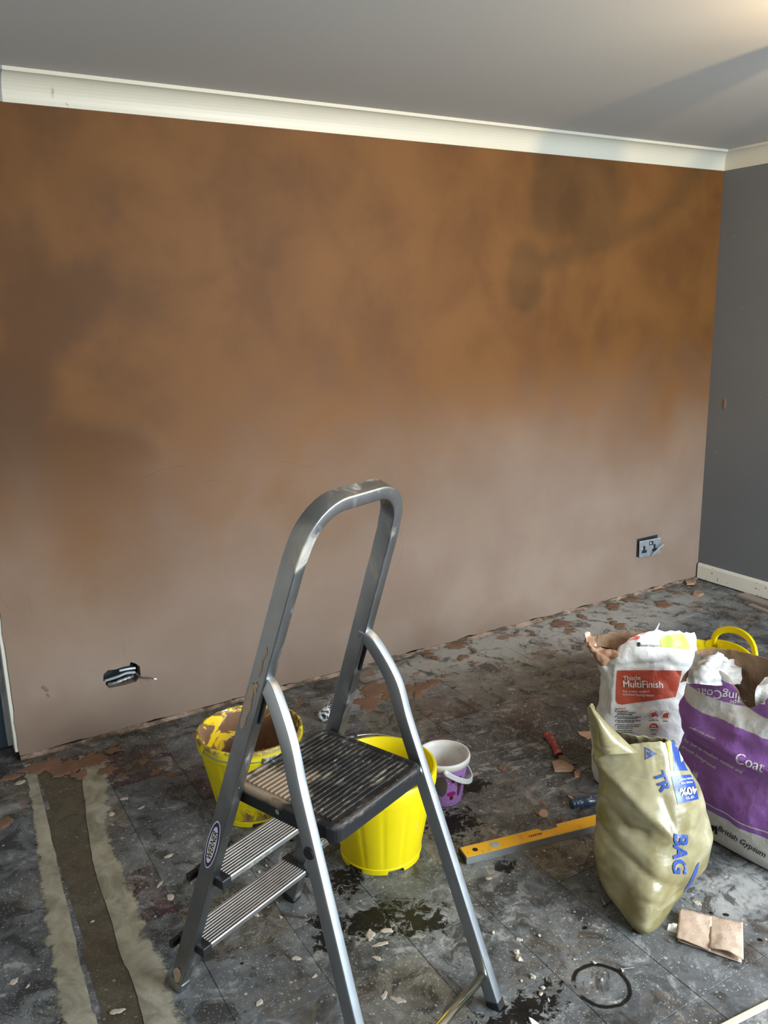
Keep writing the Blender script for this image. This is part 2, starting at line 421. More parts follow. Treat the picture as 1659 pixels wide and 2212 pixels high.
# base floor (bitumen bed the tiles were stuck to)
floor = box('floor', (XLL-.12, YB-.12, -.10), (.12, 1.4, -.0035), FS, kind='structure'); floor['label'] = 'worn dark tiled floor covered in plaster dust and splashes'

# coving
def cove_prof():
    g, c = .0741, .0933; out = [(0, H-c), (.007, H-c)]
    for i in range(1, 10):
        t = i/10*math.pi/2; out.append((.007+(g-.004-.007)*(1-math.cos(t)), H-c+(c-.013)*math.sin(t)))
    out += [(g-.004, H-.013), (g, H-.013), (g, H-.0005), (0, H-.0005)]
    return out
CP = cove_prof()
def cove(name, f0, f1, mat, label=None):
    V = [f0(o, z) for o, z in CP]+[f1(o, z) for o, z in CP]; n = len(CP)
    F = [(i, (i+1) % n, n+(i+1) % n, n+i) for i in range(n)]+[tuple(range(n)), tuple(range(n, 2*n))[::-1]]
    bm = bmesh.new(); vs = [bm.verts.new(v) for v in V]
    for f in F: bm.faces.new([vs[i] for i in f])
    o = bm_obj(name, bm, mat, kind='structure')
    if label: o['label'] = label
    return o
cove('trim_1', lambda o, z: (-3.60, -o, z), lambda o, z: (-o, -o, z), Mcove, 'white coving above the plastered wall')
cove('trim_2', lambda o, z: (-o, -o, z), lambda o, z: (-o, YB, z), Mcove, 'white coving above the grey wall')
cove('trim_3', lambda o, z: (-3.622, -o*1.02, z), lambda o, z: (-3.60, -o*1.02, z), Mcovegrey, 'grey painted strip at the coving end')
cove('trim_4', lambda o, z: (XLL, -o, z), lambda o, z: (-3.622, -o, z), Mcove)
# skirting on the right wall with a plaster-spattered end
bm = bmesh.new(); n = 40; prof = [(0, .0), (.016, .0), (.016, .078), (.012, .088), (.004, .092), (0, .092)]
V = []; F = []
for i in range(n+1):
    yy = -.012+(YB+.012)*i/n
    for o_, z_ in prof: V.append((-o_, yy, z_+.008))
k = len(prof)
for i in range(n):
    for j in range(k): F.append((i*k+j, i*k+(j+1) % k, (i+1)*k+(j+1) % k, (i+1)*k+j))
F.append(tuple(range(k)))
bb = obj('baseboard_right', V, F, Mwhite, kind='structure'); bb['label'] = 'chipped cream skirting board under the grey wall'
# doorway: lining, stop, blue door
box('door_lining', (XL-.014, .004, .028), (XL, .062, 2.05), Mlining, bev=.002, kind='structure').name = 'trim_5'
bpy.data.objects['trim_5']['label'] = 'cream door lining board at the end of the plaster'
box('trim_6', (XL-.03, .066, .03), (XL-.004, .105, 2.05), Mstop, bev=.002, kind='structure')['label'] = 'scuffed grey-white door stop behind the lining'
box('door_1', (-4.7, .115, .006), (XL-.006, .155, 2.03), Mblue, bev=.003, kind='structure')['label'] = 'blue painted door in the doorway'

# ---- floor tiles
tile_me = {}
def tile_mesh(w, d, key):
    if key in tile_me: return tile_me[key]
    bm = box_bm((-w/2, -d/2, -.0032), (w/2, d/2, 0)); top = [e for e in bm.edges if all(v.co.z > -.001 for v in e.verts)]
    bmesh.ops.bevel(bm, geom=top, offset=.0006, segments=1, affect='EDGES')
    bmesh.ops.recalc_face_normals(bm, faces=bm.faces)
    me = bpy.data.meshes.new('tile'); bm.to_mesh(me); bm.free(); tile_me[key] = me; return me
def trench_x(y):   # the chased channel, left and right edge
    ys = [-1.5, -1.2, -1.0, -.78, -.55, -.2]; l = [-3.847, -3.842, -3.831, -3.818, -3.809, -3.79]; r = [-3.749, -3.741, -3.729, -3.722, -3.69, -3.642]
    return np.interp(y, ys, l), np.interp(y, ys, r)
red = {(-5, -1): 1, (0, 0): 1, (1, 1): 1, (2, 0): 1, (5, 0): 1, (6, 1): 1, (7, 0): 1, (-2, 0): 1}
rr = random.Random(4); GROT = math.radians(.9)
for j in range(-13, 3):
    for i in range(-11, 12):
        x0 = GX0+i*TS; x1 = x0+TS; y1 = GY0+j*TS; y0 = y1-TS
        y1 = min(y1, -.006); x1 = min(x1, -.012)
        if y1-y0 < .03 or x1-x0 < .03: continue
        if x1 < XLL or y1 < -3.4: continue
        tl = max(trench_x(y0)[0], trench_x(y1)[0])+.012; tr = max(trench_x(y0)[1], trench_x(y1)[1], -3.70)
        spans = [(x0, x1)]
        if x0 < tr and x1 > tl:
            spans = [(a, b) for a, b in ((x0, min(x1, tl)), (max(x0, tr), x1)) if b-a > .02]
        mat = FD
        u = rr.random()
        if (i, j) in red: mat = FR_
        elif u < .14: mat = FB
        elif u > .97: mat = FR_
        for a, b in spans:
            g = .0011; full = abs(b-a-TS) < .001 and abs(y1-y0-TS) < .001
            key = 'full' if full else (round(b-a, 3), round(y1-y0, 3))
            me = tile_mesh(b-a-g, y1-y0-g, key)
            o = bpy.data.objects.new('tile', me); COL.objects.link(o)
            if not len(me.materials): me.materials.append(mat.m)
            o.location = ((a+b)/2, (y0+y1)/2, -.0002-rr.random()*.0009)
            o.rotation_euler = (rr.uniform(-.002, .002), rr.uniform(-.002, .002), rr.uniform(-.004, .004)); o.parent = floor
            o.material_slots[0].link = 'OBJECT'; o.material_slots[0].material = mat.m
# screed channel and its feathered cement margins
def strip(name, L, Rr, z, mat, jag, seed, thick=.002, side=0):
    L = catmull([fl(*q) for q in L], 60); Rr = catmull([fl(*q) for q in Rr], 60); V = []; F = []
    nk = 7
    for i in range(60):
        a = L[i].copy(); b = Rr[i].copy()
        a[0] += jag[0]*(mnoise.noise(Vector((i*.35, seed, 0)))+.6*mnoise.noise(Vector((i*1.1, seed, 4)))); b[0] += jag[1]*(mnoise.noise(Vector((i*.35, seed, 9)))+.6*mnoise.noise(Vector((i*1.1, seed, 14))))
        for k in range(nk):
            f = k/(nk-1); q = a+(b-a)*f; q[2] = z+(thick if 0 < k < nk-1 else 0)*(1+.3*mnoise.noise(Vector((q[0]*20, q[1]*20, seed)))); V.append(q)
    for i in range(59):
        for k in range(nk-1): F.append((i*nk+k, i*nk+k+1, (i+1)*nk+k+1, (i+1)*nk+k))
    o = obj(name, V, F, mat, floor, smooth=True)
    at = o.data.attributes.new('feather', 'FLOAT', 'POINT')
    for i in range(60):
        for k in range(nk): f = k/(nk-1); at.data[i*nk+k].value = f if side > 0 else (1-f if side < 0 else 1.)
    return o
Mtan = Mat('cement_margin', rough=.8); P = Mtan.pos()
Mtan.set('Base Color', Mtan.mix(Mtan.sm(Mtan.noise(P, 11, 6, .65, .8), .3, .7), (.19, .172, .120), (.37, .34, .26)))
Mtan.set('Base Color', Mtan.mix(Mtan.mul(Mtan.sm(Mtan.vor(P, 60), .12, .08), .6), Mtan.b.inputs['Base Color'].links[0].from_socket, (.38, .34, .28)))
Mtan.bump(Mtan.noise(P, 90, 4), .3, .003)
at_ = Mtan.node('ShaderNodeAttribute'); at_.attribute_name = 'feather'
Mtan.set('Alpha', Mtan.sm(Mtan.add(at_.outputs['Fac'], Mtan.mul(Mtan.sub(Mtan.noise(P, 26, 6, .7), .5), .9)), .12, .34))
E1 = [(46, 1655), (52, 1690), (68, 1800), (73, 1900), (84, 2000), (90, 2060), (100, 2130), (128, 2290)]
E2 = [(74, 1648), (82, 1680), (109, 1800), (129, 1880), (154, 1990), (170, 2060), (196, 2150), (232, 2290)]
E3 = [(170, 1632), (175, 1670), (190, 1790), (205, 1880), (235, 1970), (260, 2060), (290, 2130), (330, 2290)]
E4 = [(240, 1640), (255, 1685), (245, 1800), (285, 1880), (318, 1960), (332, 2010), (372, 2080), (430, 2290)]
strip('screed_channel', [(a-14, b) for a, b in E2], [(a+6, b) for a, b in E3], -.0028, FC, (.002, .002), 1, .0004)
strip('cement_margin', E1, E2, -.001, Mtan, (.012, .003), 2, .0025, 1)
strip('cement_margin', E3, E4, -.001, Mtan, (.003, .016), 3, .0025, -1)

# ---- plaster droppings stuck to the floor (parts of the floor)
Msplat = Mat('plaster_dropping', rough=.8); P = Msplat.pos()
Msplat.set('Base Color', Msplat.mix(Msplat.noise(P, 14, 4), (.12, .060, .032), (.26, .15, .095))); Msplat.bump(Msplat.noise(P, 130, 4), .4, .003)
Mpale = Mat('pale_dropping', rough=.8); P = Mpale.pos()
Mpale.set('Base Color', Mpale.mix(Mpale.noise(P, 22, 4), (.34, .28, .22), (.52, .46, .39))); Mpale.bump(Mpale.noise(P, 160, 3), .3, .002)
SPL = [(110, 1650, .06), (150, 1655, .05), (175, 1675, .04), (215, 1640, .04), (245, 1622, .03), (190, 1640, .055), (190, 1652, .035), (232, 1664, .035), (75, 1660, .045), (130, 1668, .04), (20, 1680, .035), (10, 1775, .035), (1000, 1420, .032), (1024, 1406, .02), (1210, 1346, .06), (1258, 1332, .032), (1143, 1363, .02), (810, 1490, .08), (850, 1495, .07), (795, 1520, .06), (905, 1488, .07), (960, 1460, .02), (925, 1415, .03), (940, 1421, .02), (985, 1393, .05), (1325, 1310, .06), (1360, 1295, .05), (1430, 1305, .05), (1460, 1280, .045), (1505, 1284, .03), (1490, 1258, .04), (1230, 1362, .03), (1325, 1345, .03), (1318, 1338, .02), (1340, 1352, .04), (1290, 1590, .05), (1168, 1758, .02), (1173, 1736, .012), (1085, 1660, .02), (560, 1590, .02), (310, 1645, .02), (370, 1675, .02), (335, 1668, .025), (935, 1475, .03), (1390, 1265, .04)]
SPL_P = [(345, 1910, .02), (367, 1937, .028), (363, 1850, .022), (575, 1870, .011), (552, 1975, .02), (600, 1870, .012), (240, 1758, .02), (268, 1725, .022), (305, 1745, .02), (1120, 2030, .014), (1150, 2110, .012), (1056, 1897, .014), (250, 1600+585, .03), (606, 1981, .008), (680, 2108, .013), (820, 2040, .035), (815, 2070, .022), (835, 2010, .03), (800, 2020, .035), (860, 2160, .03), (830, 2150, .025), (640, 2070, .02), (560, 2165, .02), (30, 2120, .018), (60, 2130, .012), (45, 1690, .03), (1185, 2160, .01), (1300, 2115, .006), (1285, 2080, .008), (1240, 2072, .006), (1505, 1950, .02), (200, 1990, .01), (210, 1750, .012)]
for k, (a, b, r_) in enumerate(SPL):
    me = splat_mesh('plaster_dropping', r_, .003, k, .55, 1., random.uniform(.55, .95), random.uniform(0, 3), 44); o = link('plaster_dropping', me, Msplat, floor); q = fl(a, b); o.location = (q[0], min(q[1], -.02), -.0005)
for k, (a, b, r_) in enumerate(SPL_P):
    me = splat_mesh('pale_dropping', r_*.62, .002, k+60, .45, 1., random.uniform(.35, .8), random.uniform(0, 3), 22); o = link('pale_dropping', me, Mpale, floor); q = fl(a, b); o.location = (q[0], q[1], -.0005)
# ragged plaster fillet where wall meets floor, part of the wall
V = []; F = []; n = 220
for i in range(n+1):
    x_ = XL+.0+(-XL)*i/n
    a = .008+.010*mnoise.noise(Vector((x_*7, 1, 0)))+.010*mnoise.noise(Vector((x_*31, 2, 0))); h_ = .007+.012*mnoise.noise(Vector((x_*9, 5, 0)))+.008*mnoise.noise(Vector((x_*45, 6, 0)))
    a = max(a, .003)+.004; h_ = max(h_, .004)+.004
    V += [(x_, .004, h_), (x_, -.003, h_*.95), (x_, -a*.5, h_*.55), (x_, -a, .0015), (x_, -a, -.003), (x_, .004, -.003)]
for i in range(n):
    for k in range(5): F.append((i*6+k, i*6+k+1, (i+1)*6+k+1, (i+1)*6+k))
Mfil = Mat('rough_plaster_edge', rough=.85); P = Mfil.pos()
Mfil.set('Base Color', Mfil.mix(Mfil.sm(Mfil.noise(Mfil.vmul(P, (1, 2, 2)), 7, 6, .7), .40, .62), (.075, .052, .034), (.36, .25, .185))); Mfil.bump(Mfil.noise(P, 70, 5), .8, .006)
obj('plaster_edge', V, F, Mfil, wall_back, smooth=False)
# trowel scars raised on the wall
for pts, w_ in (([(590, 994), (640, 1001), (682, 1009)], .005), ([(440, 1037), (490, 1040), (535, 1035)], .004), ([(1015, 1228), (1050, 1206), (1082, 1184)], .005), ([(476, 1471), (520, 1466), (585, 1459)], .004), ([(62, 1285), (66, 1310), (70, 1327)], .004), ([(82, 1402), (84, 1425)], .005), ([(0, 1278), (8, 1300), (20, 1315)], .003), ([(5, 1350), (20, 1375), (36, 1395)], .003), ([(300, 1462), (310, 1480), (330, 1492), (345, 1480)], .003), ([(865, 1150), (870, 1190), (852, 1235)], .003), ([(1130, 1290), (1150, 1275), (1168, 1268)], .004), ([(190, 1450), (215, 1444), (245, 1438)], .005), ([(265, 1385), (270, 1415), (278, 1430)], .003), ([(300, 1040), (350, 1015), (405, 1005)], .003), ([(385, 1150), (420, 1128), (445, 1120)], .003)):
    c = catmull([wl(*q) for q in pts], 14); V = []; F = []
    for i, q in enumerate(c):
        t = c[min(13, i+1)]-c[max(0, i-1)]; t /= np.linalg.norm(t); nn = np.array([-t[2], 0, t[0]]); w2 = w_*math.sin(math.pi*(i+.3)/13.6)
        V += [q+nn*w2+[0, .001, 0], q-np.array([0, .0007, 0]), q-nn*w2*.5+[0, .001, 0]]
    for i in range(13):
        for k in range(2): F.append((i*3+k, i*3+k+1, (i+1)*3+k+1, (i+1)*3+k))
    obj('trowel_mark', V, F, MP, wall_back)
# dents
Mdent = Mat('plaster_gouge', (.2, .12, .075), .8)
for (a, b), r_ in (((98, 1487), .012), ((104, 1502), .007), ((1565, 872), .0)):
    if r_: me = splat_mesh('gouge', r_, .002, int(a), .5, .6, 1.3, .5); o = link('gouge', me, Mdent, wall_back); o.rotation_euler = (math.radians(90), 0, 0); q = wl(a, b); o.location = (q[0], .0003, q[2])
q = hit(1565, 872, (1, 0, 0), 0); me = splat_mesh('plaster_spot', .022, .002, 5, .4, .5, 1.5); o = link('plaster_spot', me, Msplat, bpy.data.objects['wall_right']); o.rotation_euler = (math.radians(90), 0, math.radians(-90)); o.location = (0, q[1], q[2])

# ------------------------------------------------------------------ electrical boxes
t = thing('socket_back_box', 'open metal back box with cut cables in the plaster near the doorway', 'back box', tuple(np.mean(hole, axis=0)))
o0 = np.mean(hole, axis=0)
Mgalv = Mat('galvanised', rough=.45, metal=.8); P = Mgalv.pos(); Mgalv.set('Base Color', Mgalv.mix(Mgalv.sm(Mgalv.noise(P, 60, 4), .35, .6), (.05, .06, .065), (.36, .37, .33)))
Mcable = Mat('grey_cable', (.30, .33, .35), .45); Mcop = Mat('bare_wire', (.7, .7, .68), .3, 1.)
bm = bmesh.new()
x0_, x1_, z0_, z1_ = -.085, .088, -.05, .055
vs = [bm.verts.new(v) for v in ((x0_, .004, z0_), (x1_, .004, z0_), (x1_, .004, z1_), (x0_, .004, z1_), (x0_, .05, z0_), (x1_, .05, z0_), (x1_, .05, z1_), (x0_, .05, z1_))]
for f in ((4, 5, 6, 7), (0, 1, 5, 4), (1, 2, 6, 5), (2, 3, 7, 6), (3, 0, 4, 7)): bm.faces.new([vs[i] for i in f])
bm_obj('box_shell', bm, Mdark, t)
def wpx(a, b, y): q = wl(180+a/7.54, 1400+b/7.54, y)-o0; return q
tube('conduit', catmull([wpx(400, 600, .012), wpx(560, 550, .004), wpx(820, 450, .008)], 12), .0095, Mgalv, t)
tube('cable', catmull([wpx(345, 535, .01), wpx(550, 470, -.002), wpx(700, 410, .0), wpx(840, 395, .004)], 16), .0055, Mcable, t)
tube('white_wire', catmull([wpx(585, 370, .012), wpx(720, 340, .006), wpx(845, 325, .012)], 10), .0048, Mat('white_wire', (.55, .6, .65), .4), t)
w_ = tube('loose_wire', catmull([wpx(840, 395, .004), wpx(900, 450, -.006), wpx(960, 480, -.02), wpx(1060, 482, -.03), wpx(1150, 500, -.035)], 20), .0028, Mat('dark_wire', (.08, .075, .07), .4), t)
obj('wire_end', *sweep([wpx(1150, 500, -.035), wpx(1190, 505, -.036)], circ(.003, 8)), Mcop, t)

# hanging metal double socket near the corner
A = wl(1381.7, 1170, -.018); B = wl(1428, 1161.4, -.055); D = wl(1388, 1203, -.018)
X = Vector(B-A); W_ = X.length; X.normalize(); Yv = Vector(A-D); Hh_ = Yv.length; Yv = (Yv-X*Yv.dot(X)).normalized(); N_ = X.cross(Yv)
if N_.y > 0: N_ = -N_
t = thing('double_socket', 'loose brushed metal double socket hanging off the wall near the corner', 'socket', tuple(A))
mt = Matrix((X, Yv, N_)).transposed()
def sk(u, v, w): return mt @ Vector((u, -v, w))
Mplate = Mat('brushed_steel', rough=.38, metal=.85); P = Mplate.pos(); Mplate.set('Base Color', Mplate.mix(Mplate.noise(P, 40, 4), (.30, .36, .42), (.62, .68, .74)))
def sbox(name, u0, v0, u1, v1, w0, w1, mat, bev=.0, parent=None):
    bm = box_bm((u0, v0, w0), (u1, v1, w1), bev)
    for v in bm.verts: v.co = sk(*v.co)
    return bm_obj(name, bm, mat, parent or t)
sbox('face_plate', 0, 0, W_, Hh_, -.006, 0, Mplate, .0015)
for f, nm in ((.30, 1), (.78, 2)):
    u = W_*f
    r1 = sbox('socket_insert', u-.017, .032, u-.004, .058, -.001, .0008, Mblack)
    sbox('socket_insert', u-.025, .058, u+.006, .075, -.001, .0008, Mblack)
sbox('rocker_switch', W_*.46, .010, W_*.46+.024, .034, -.001, .0012, Mblack)
sbox('rocker_glint', W_*.46+.006, .015, W_*.46+.011, .028, .001, .0016, Mat('white_dot', (.8, .8, .8), .4))
sbox('screw', .012, .044, .019, .050, -.001, .0015, Mat('screw_head', (.8, .8, .8), .3, 1.), .001)
sbox('socket_body', .012, .012, W_-.012, Hh_-.012, -.026, -.006, Mblack)
q0 = np.array(A)
tube('cut_cable', catmull([sk(W_*.55, Hh_*.98, .006), sk(W_*.66, Hh_*.75, .016), sk(W_*.86, Hh_*.48, .022), sk(W_*1.03, Hh_*.33, .024)], 14), .0045, Mat('beige_cable', (.33, .31, .29), .5), t)
# thin dark plate standing in for the shaded hole behind it
xa, za = wl(1375.5, 1169)[0], wl(1375.5, 1169)[2]; xb, zb = wl(1418, 1196)[0], wl(1376, 1203)[2]
slot = box('recess_shade_plate', (xa-A[0], -.0008-A[1], zb-A[2]), (xb-A[0], .001-A[1], za+.012-A[2]), Mdark, t)

# ------------------------------------------------------------------ step ladder
LO = (-3.6463, -1.4003, 0.); LT = .3649; W0 = .3987; TF = .0461; KF = .3671; T0 = .6599; KR = .3238; R0 = .0166; TR = .0562
def es(o, ang=34):
    o.data.polygons.foreach_set('use_smooth', [True]*len(o.data.polygons)); md = o.modifiers.new('es', 'EDGE_SPLIT'); md.split_angle = math.radians(ang); return o
lad = thing('step_ladder', 'aluminium two-tread step ladder with black platform and tall hand loop', 'step ladder', LO, LT)
def L3(s, t, z): return np.array([s, -t, z])
def metal(name, c0, c1, rough, plaster=.0, seed=0.):
    M = Mat(name, rough=rough, metal=1.); P = M.obj(); Pw = M.vadd(P, (seed, 0, 0))
    st = M.noise(M.vmul(Pw, (40, 40, 3)), 1., 4, .6)
    c = M.mix(M.sm(M.noise(Pw, 5, 3), .3, .7), c0, c1)
    sm_ = M.mul(M.sm(M.noise(M.vmul(Pw, (16, 16, 9)), 1., 6, .65, .8), .50, .70), M.mul(M.sm(M.noise(Pw, 3.1), .42, .6), plaster))
    spk = M.mul(M.sm(M.vor(Pw, 60), .10, .06), M.sm(M.noise(Pw, 7), .5, .6))
    d = M.mx(sm_, spk)
    M.set('Base Color', M.mix(d, c, (.50, .46, .40))); M.set('Metallic', M.inv(d)); M.set('Roughness', M.add(M.add(rough-.06, M.mul(st, .12)), M.mul(d, .4)))
    return M
Mal = metal('aluminium_rail', (.27, .275, .28), (.38, .385, .39), .38, .95)
Mal2 = metal('aluminium_leg', (.36, .39, .42), (.46, .49, .53), .40, .18, 5.)
Mtread = metal('aluminium_tread', (.34, .33, .32), (.52, .51, .49), .45, .6, 9.)
a_, b_ = .0205, .0148
# hand loop and both front rails: one continuous bent tube
zt = 1.262; RC = .088; path = []
def fr(z): return L3(TF*z, KF*z, z)
def frr(z): return L3(W0-TF*z, KF*z, z)
pts = [fr(z) for z in np.linspace(.012, zt-RC-.02, 14)]
c0 = np.array([TF*(zt-RC)+RC, 0]); 
sl = TF*zt+.0; sr = W0-TF*zt
for i in range(1, 10):
    ang = math.pi-(math.pi/2)*i/9; s_ = sl+RC+RC*math.cos(ang); z_ = zt-RC+RC*math.sin(ang); pts.append(L3(s_, KF*z_, z_))
for i in range(0, 10):
    ang = math.pi/2-(math.pi/2)*i/9; s_ = sr-RC+RC*math.cos(ang); z_ = zt-RC+RC*math.sin(ang); pts.append(L3(s_, KF*z_, z_))
pts += [frr(z) for z in np.linspace(zt-RC-.02, .012, 14)]
nrm = L3(0, 1, -KF); nrm = nrm/np.linalg.norm(nrm)
V, F = sweep(pts, rrect(a_, b_, .0035), side=nrm)
obj('front_frame', V, F, Mal, lad, smooth=False)
es(bpy.data.objects['front_frame'])
# rear legs with bent tops
def rl(z): return L3(-R0+TR*z, T0-KR*z, z)
def rrr(z): return L3(W0+R0-TR*z, T0-KR*z, z)
nr = L3(0, 1, KR); nr = nr/np.linalg.norm(nr)
for f, hs in ((rl, TF*.885+.004), (rrr, W0-TF*.885-.004)):
    P0 = L3(hs, KF*.885+.004, .890); P1 = L3(hs+(f(.84)[0]-hs)*.4, KF*.87+.040, .872); P2 = f(.79)+np.array([0, -.004, 0]); P3 = f(.70)
    top = list(catmull([P0, P1, P2, P3, f(.6)], 26))[:-1]
    path = top+[f(z) for z in np.linspace(.6, .012, 8)]
    V, F = sweep(path, rrect(.0172, .0122, .0034), side=nr); es(obj('rear_leg', V, F, Mal2, lad, smooth=True))
# feet
for f, A_, B_, mat, side in ((fr, a_, b_, 1, nrm), (frr, a_, b_, 0, nrm), (rl, .0172, .0122, 0, nr), (rrr, .0172, .0122, 0, nr)):
    V, F = sweep([f(.0), f(.008), f(.016 if not mat else .032)], rrect(A_+.0022, B_+.0022, .006), side=side); obj('rubber_foot', V, F, Mal if mat else Mblack, lad)
# treads: ribbed extrusions with black end caps
def tread(z):
    s0, s1 = TF*z+.012, W0-TF*z-.012; tc = KF*z; w = .088; V = []; F = []; prof = []
    n = 9; t_ = tc-w/2
    prof.append((tc-w/2, z-.022)); prof.append((tc-w/2, z-.002))
    for i in range(n):
        x0 = tc-w/2+.003+i*(w-.010)/n; d = (w-.010)/n
        prof += [(x0, z-.0045), (x0+d*.2, z), (x0+d*.62, z), (x0+d*.8, z-.0045)]
    prof += [(tc+w/2-.006, z-.0005), (tc+w/2-.002, z-.0005), (tc+w/2, z-.003), (tc+w/2, z-.013), (tc+w/2-.003, z-.013), (tc+w/2-.006, z-.020)]
    k = len(prof)
    for s in (s0, s1): V += [L3(s, a, b) for a, b in prof]
    F = [(i, (i+1) % k, k+(i+1) % k, k+i) for i in range(k)]+[tuple(range(k)), tuple(range(k, 2*k))[::-1]]
    bm = bmesh.new(); vs = [bm.verts.new(v) for v in V]
    for f in F: bm.faces.new([vs[i] for i in f])
    tr = bm_obj('tread', bm, Mtread, lad)
    for s, sg in ((s0, 1), (s1, -1)):
        bm = bmesh.new()
        for c, d0, d1, zz0, zz1 in ((0, tc-w/2-.004, tc+w/2+.003, z-.022, z+.0025),):
            box_bm((min(s-sg*.012, s+sg*.016), -d1, zz0), (max(s-sg*.012, s+sg*.016), -d0, zz1), .003, bm=bm)
        bm_obj('end_cap', bm, Mblack, tr)
        for tt in (tc-w/2-.006, ):
            box('cap_lug', (min(s-sg*.036, s+sg*.006), -(tt+.010), z-.024), (max(s-sg*.036, s+sg*.006), -(tt-.004), z-.006), Mblack, tr, bev=.003)
tread(.150); tread(.365)
# platform
Mplat = Mat('dirty_black_platform', rough=.5); P = Mplat.obj(); x, y, z = Mplat.sep(P)
d1 = Mplat.mul(Mplat.sm(Mplat.noise(P, 17, 6, .7, .8), .47, .66), Mplat.sm(z, .597, .608))
blot = Mplat.mul(Mplat.sm(Mplat.add(Mplat.dist(Mplat.vmul(P, (1, 1, 0)), (.10, -.285, 0)), Mplat.mul(Mplat.sub(Mplat.noise(P, 22, 5), .5), .16)), .095, .05), Mplat.sm(z, .597, .608))
strk = Mplat.mul(Mplat.sm(Mplat.noise(Mplat.vmul(P, (14, 95, 1)), 1., 4, .6), .52, .64), Mplat.sm(z, .597, .608))
edge_ = Mplat.mul(Mplat.sm(Mplat.noise(P, 60, 4, .6), .64, .70), Mplat.mul(Mplat.sm(z, .597, .608), .6))
c = Mplat.mix(Mplat.mul(strk, Mplat.sm(Mplat.noise(P, 26, 4, .6), .42, .58), .8), (.010, .011, .013), (.24, .21, .17)); c = Mplat.mix(Mplat.mul(d1, .30), c, (.16, .13, .10)); c = Mplat.mix(Mplat.mul(blot, .9), c, (.36, .27, .19)); c = Mplat.mix(edge_, c, (.34, .31, .27))
Mplat.set('Base Color', c); Mplat.set('Roughness', Mplat.add(.36, Mplat.mul(Mplat.mx(strk, d1, blot), .5))); Mplat.bump(Mplat.noise(P, 120, 4), .35, .002)
ZP = .612; sA, sB, tA, tB = .048, .357, .200, .502
def rr_xy(inset, r=.03, k=6): return [((sA+sB)/2+x_, -((tA+tB)/2+y_)) for x_, y_ in rrect((sB-sA)/2-inset, (tB-tA)/2-inset, max(r-inset*.5, .006), k)]
V = []; F = []
def dipz(x_, y_): return .0
rings = [(.006, ZP-.040), (.0, ZP-.038), (.0, ZP-.006), (.002, ZP-.002), (.006, ZP), (.012, ZP), (.015, ZP-.0035)]
n = len(rr_xy(0))
for ins, zz in rings:
    V += [(x_, y_, zz) for x_, y_ in rr_xy(ins)]
for i in range(len(rings)-1):
    for j in range(n): F.append((i*n+j, i*n+(j+1) % n, (i+1)*n+(j+1) % n, (i+1)*n+j))
F.append(tuple(range((len(rings)-1)*n, len(rings)*n))); F.append(tuple(range(n))[::-1])
plat = obj('platform', V, F, Mplat, lad)
for i in range(19):
    tt = tA+.030+i*(tB-tA-.060)/18
    box('grip_rib', (sA+.024, -tt-.0028, ZP-.0045), (sB-.024, -tt+.0028, ZP-.0002), Mplat, plat, bev=.0012, seg=1)
bm = bmesh.new(); bmesh.ops.create_cone(bm, cap_ends=True, segments=16, radius1=.006, radius2=.005, depth=.004)
bmesh.ops.rotate(bm, verts=bm.verts, matrix=Matrix.Rotation(math.radians(90), 3, 'Y'), cent=(0, 0, 0)); bmesh.ops.translate(bm, verts=bm.verts, vec=(sA-.001, -.345, ZP-.018))
bm_obj('rivet', bm, Mat('rivet', (.6, .6, .6), .35, 1.), plat)
zr = .574; tr_ = T0-KR*zr
tube('pivot_rod', [L3(-R0+TR*zr, tr_, zr), L3(W0+R0-TR*zr, tr_, zr)], .0095, Mat('bright_rod', (.72, .72, .72), .18, 1.), lad, n=16)
for f, sg in ((rl, -1), (rrr, 1)):
    c_ = f(zr); bm = bmesh.new(); bmesh.ops.create_cone(bm, cap_ends=True, segments=24, radius1=.0155, radius2=.012, depth=.006)
    bmesh.ops.rotate(bm, verts=bm.verts, matrix=Matrix.Rotation(math.radians(90*sg), 3, 'Y'), cent=(0, 0, 0)); bmesh.ops.translate(bm, verts=bm.verts, vec=(c_[0]+sg*.0125, c_[1], c_[2]))
    bm_obj('pivot_cap', bm, Mblack, lad)
zc = .082; tube('cross_bar', [rl(zc), rrr(zc)], .0105, Mat('brassy_bar', (.70, .66, .50), .2, 1.), lad, n=14)
for s_ in (TF*.84, W0-TF*.84):
    V, F = sweep([L3(s_, KF*z_+a_*1.06+.001, z_-a_*KF) for z_ in (.80, .875)], rrect(.0022, .0036, .001, 1), side=nrm); obj('hinge_slot', V, F, Mblack, lad)
# plaster smears on the left rail
def rail_pt(z, n_, outw=-1):   # point on the outer broad face of the left rail
    q = fr(z)+nrm*n_; q[0] += outw*(b_+.0008); return q
Msm = Mat('dried_plaster_smear', rough=.8); P = Msm.obj(); Msm.set('Base Color', Msm.mix(Msm.noise(P, 25), (.36, .24, .16), (.55, .45, .36))); Msm.bump(Msm.noise(P, 120, 3), .4, .002)
def smear(z0, z1, n0, w0, seed, parent=lad, name='plaster_smear'):
    V = []; F = []; n = 16
    for i in range(n+1):
        f = i/n; z_ = z0+(z1-z0)*f; w = w0*(math.sin(math.pi*(f*.94+.03))**.6)*(1+.5*mnoise.noise(Vector((f*5, seed, 0)))); cx = n0+.004*mnoise.noise(Vector((f*3, seed, 5)))
        V += [rail_pt(z_, max(-a_+.002, cx-w)), rail_pt(z_, cx)+np.array([-.0018, 0, 0]), rail_pt(z_, min(a_-.002, cx+w))]
    for i in range(n):
        for k in range(2): F.append((i*3+k, i*3+k+1, (i+1)*3+k+1, (i+1)*3+k))
    return obj(name, V, F, Msm, parent, smooth=True)
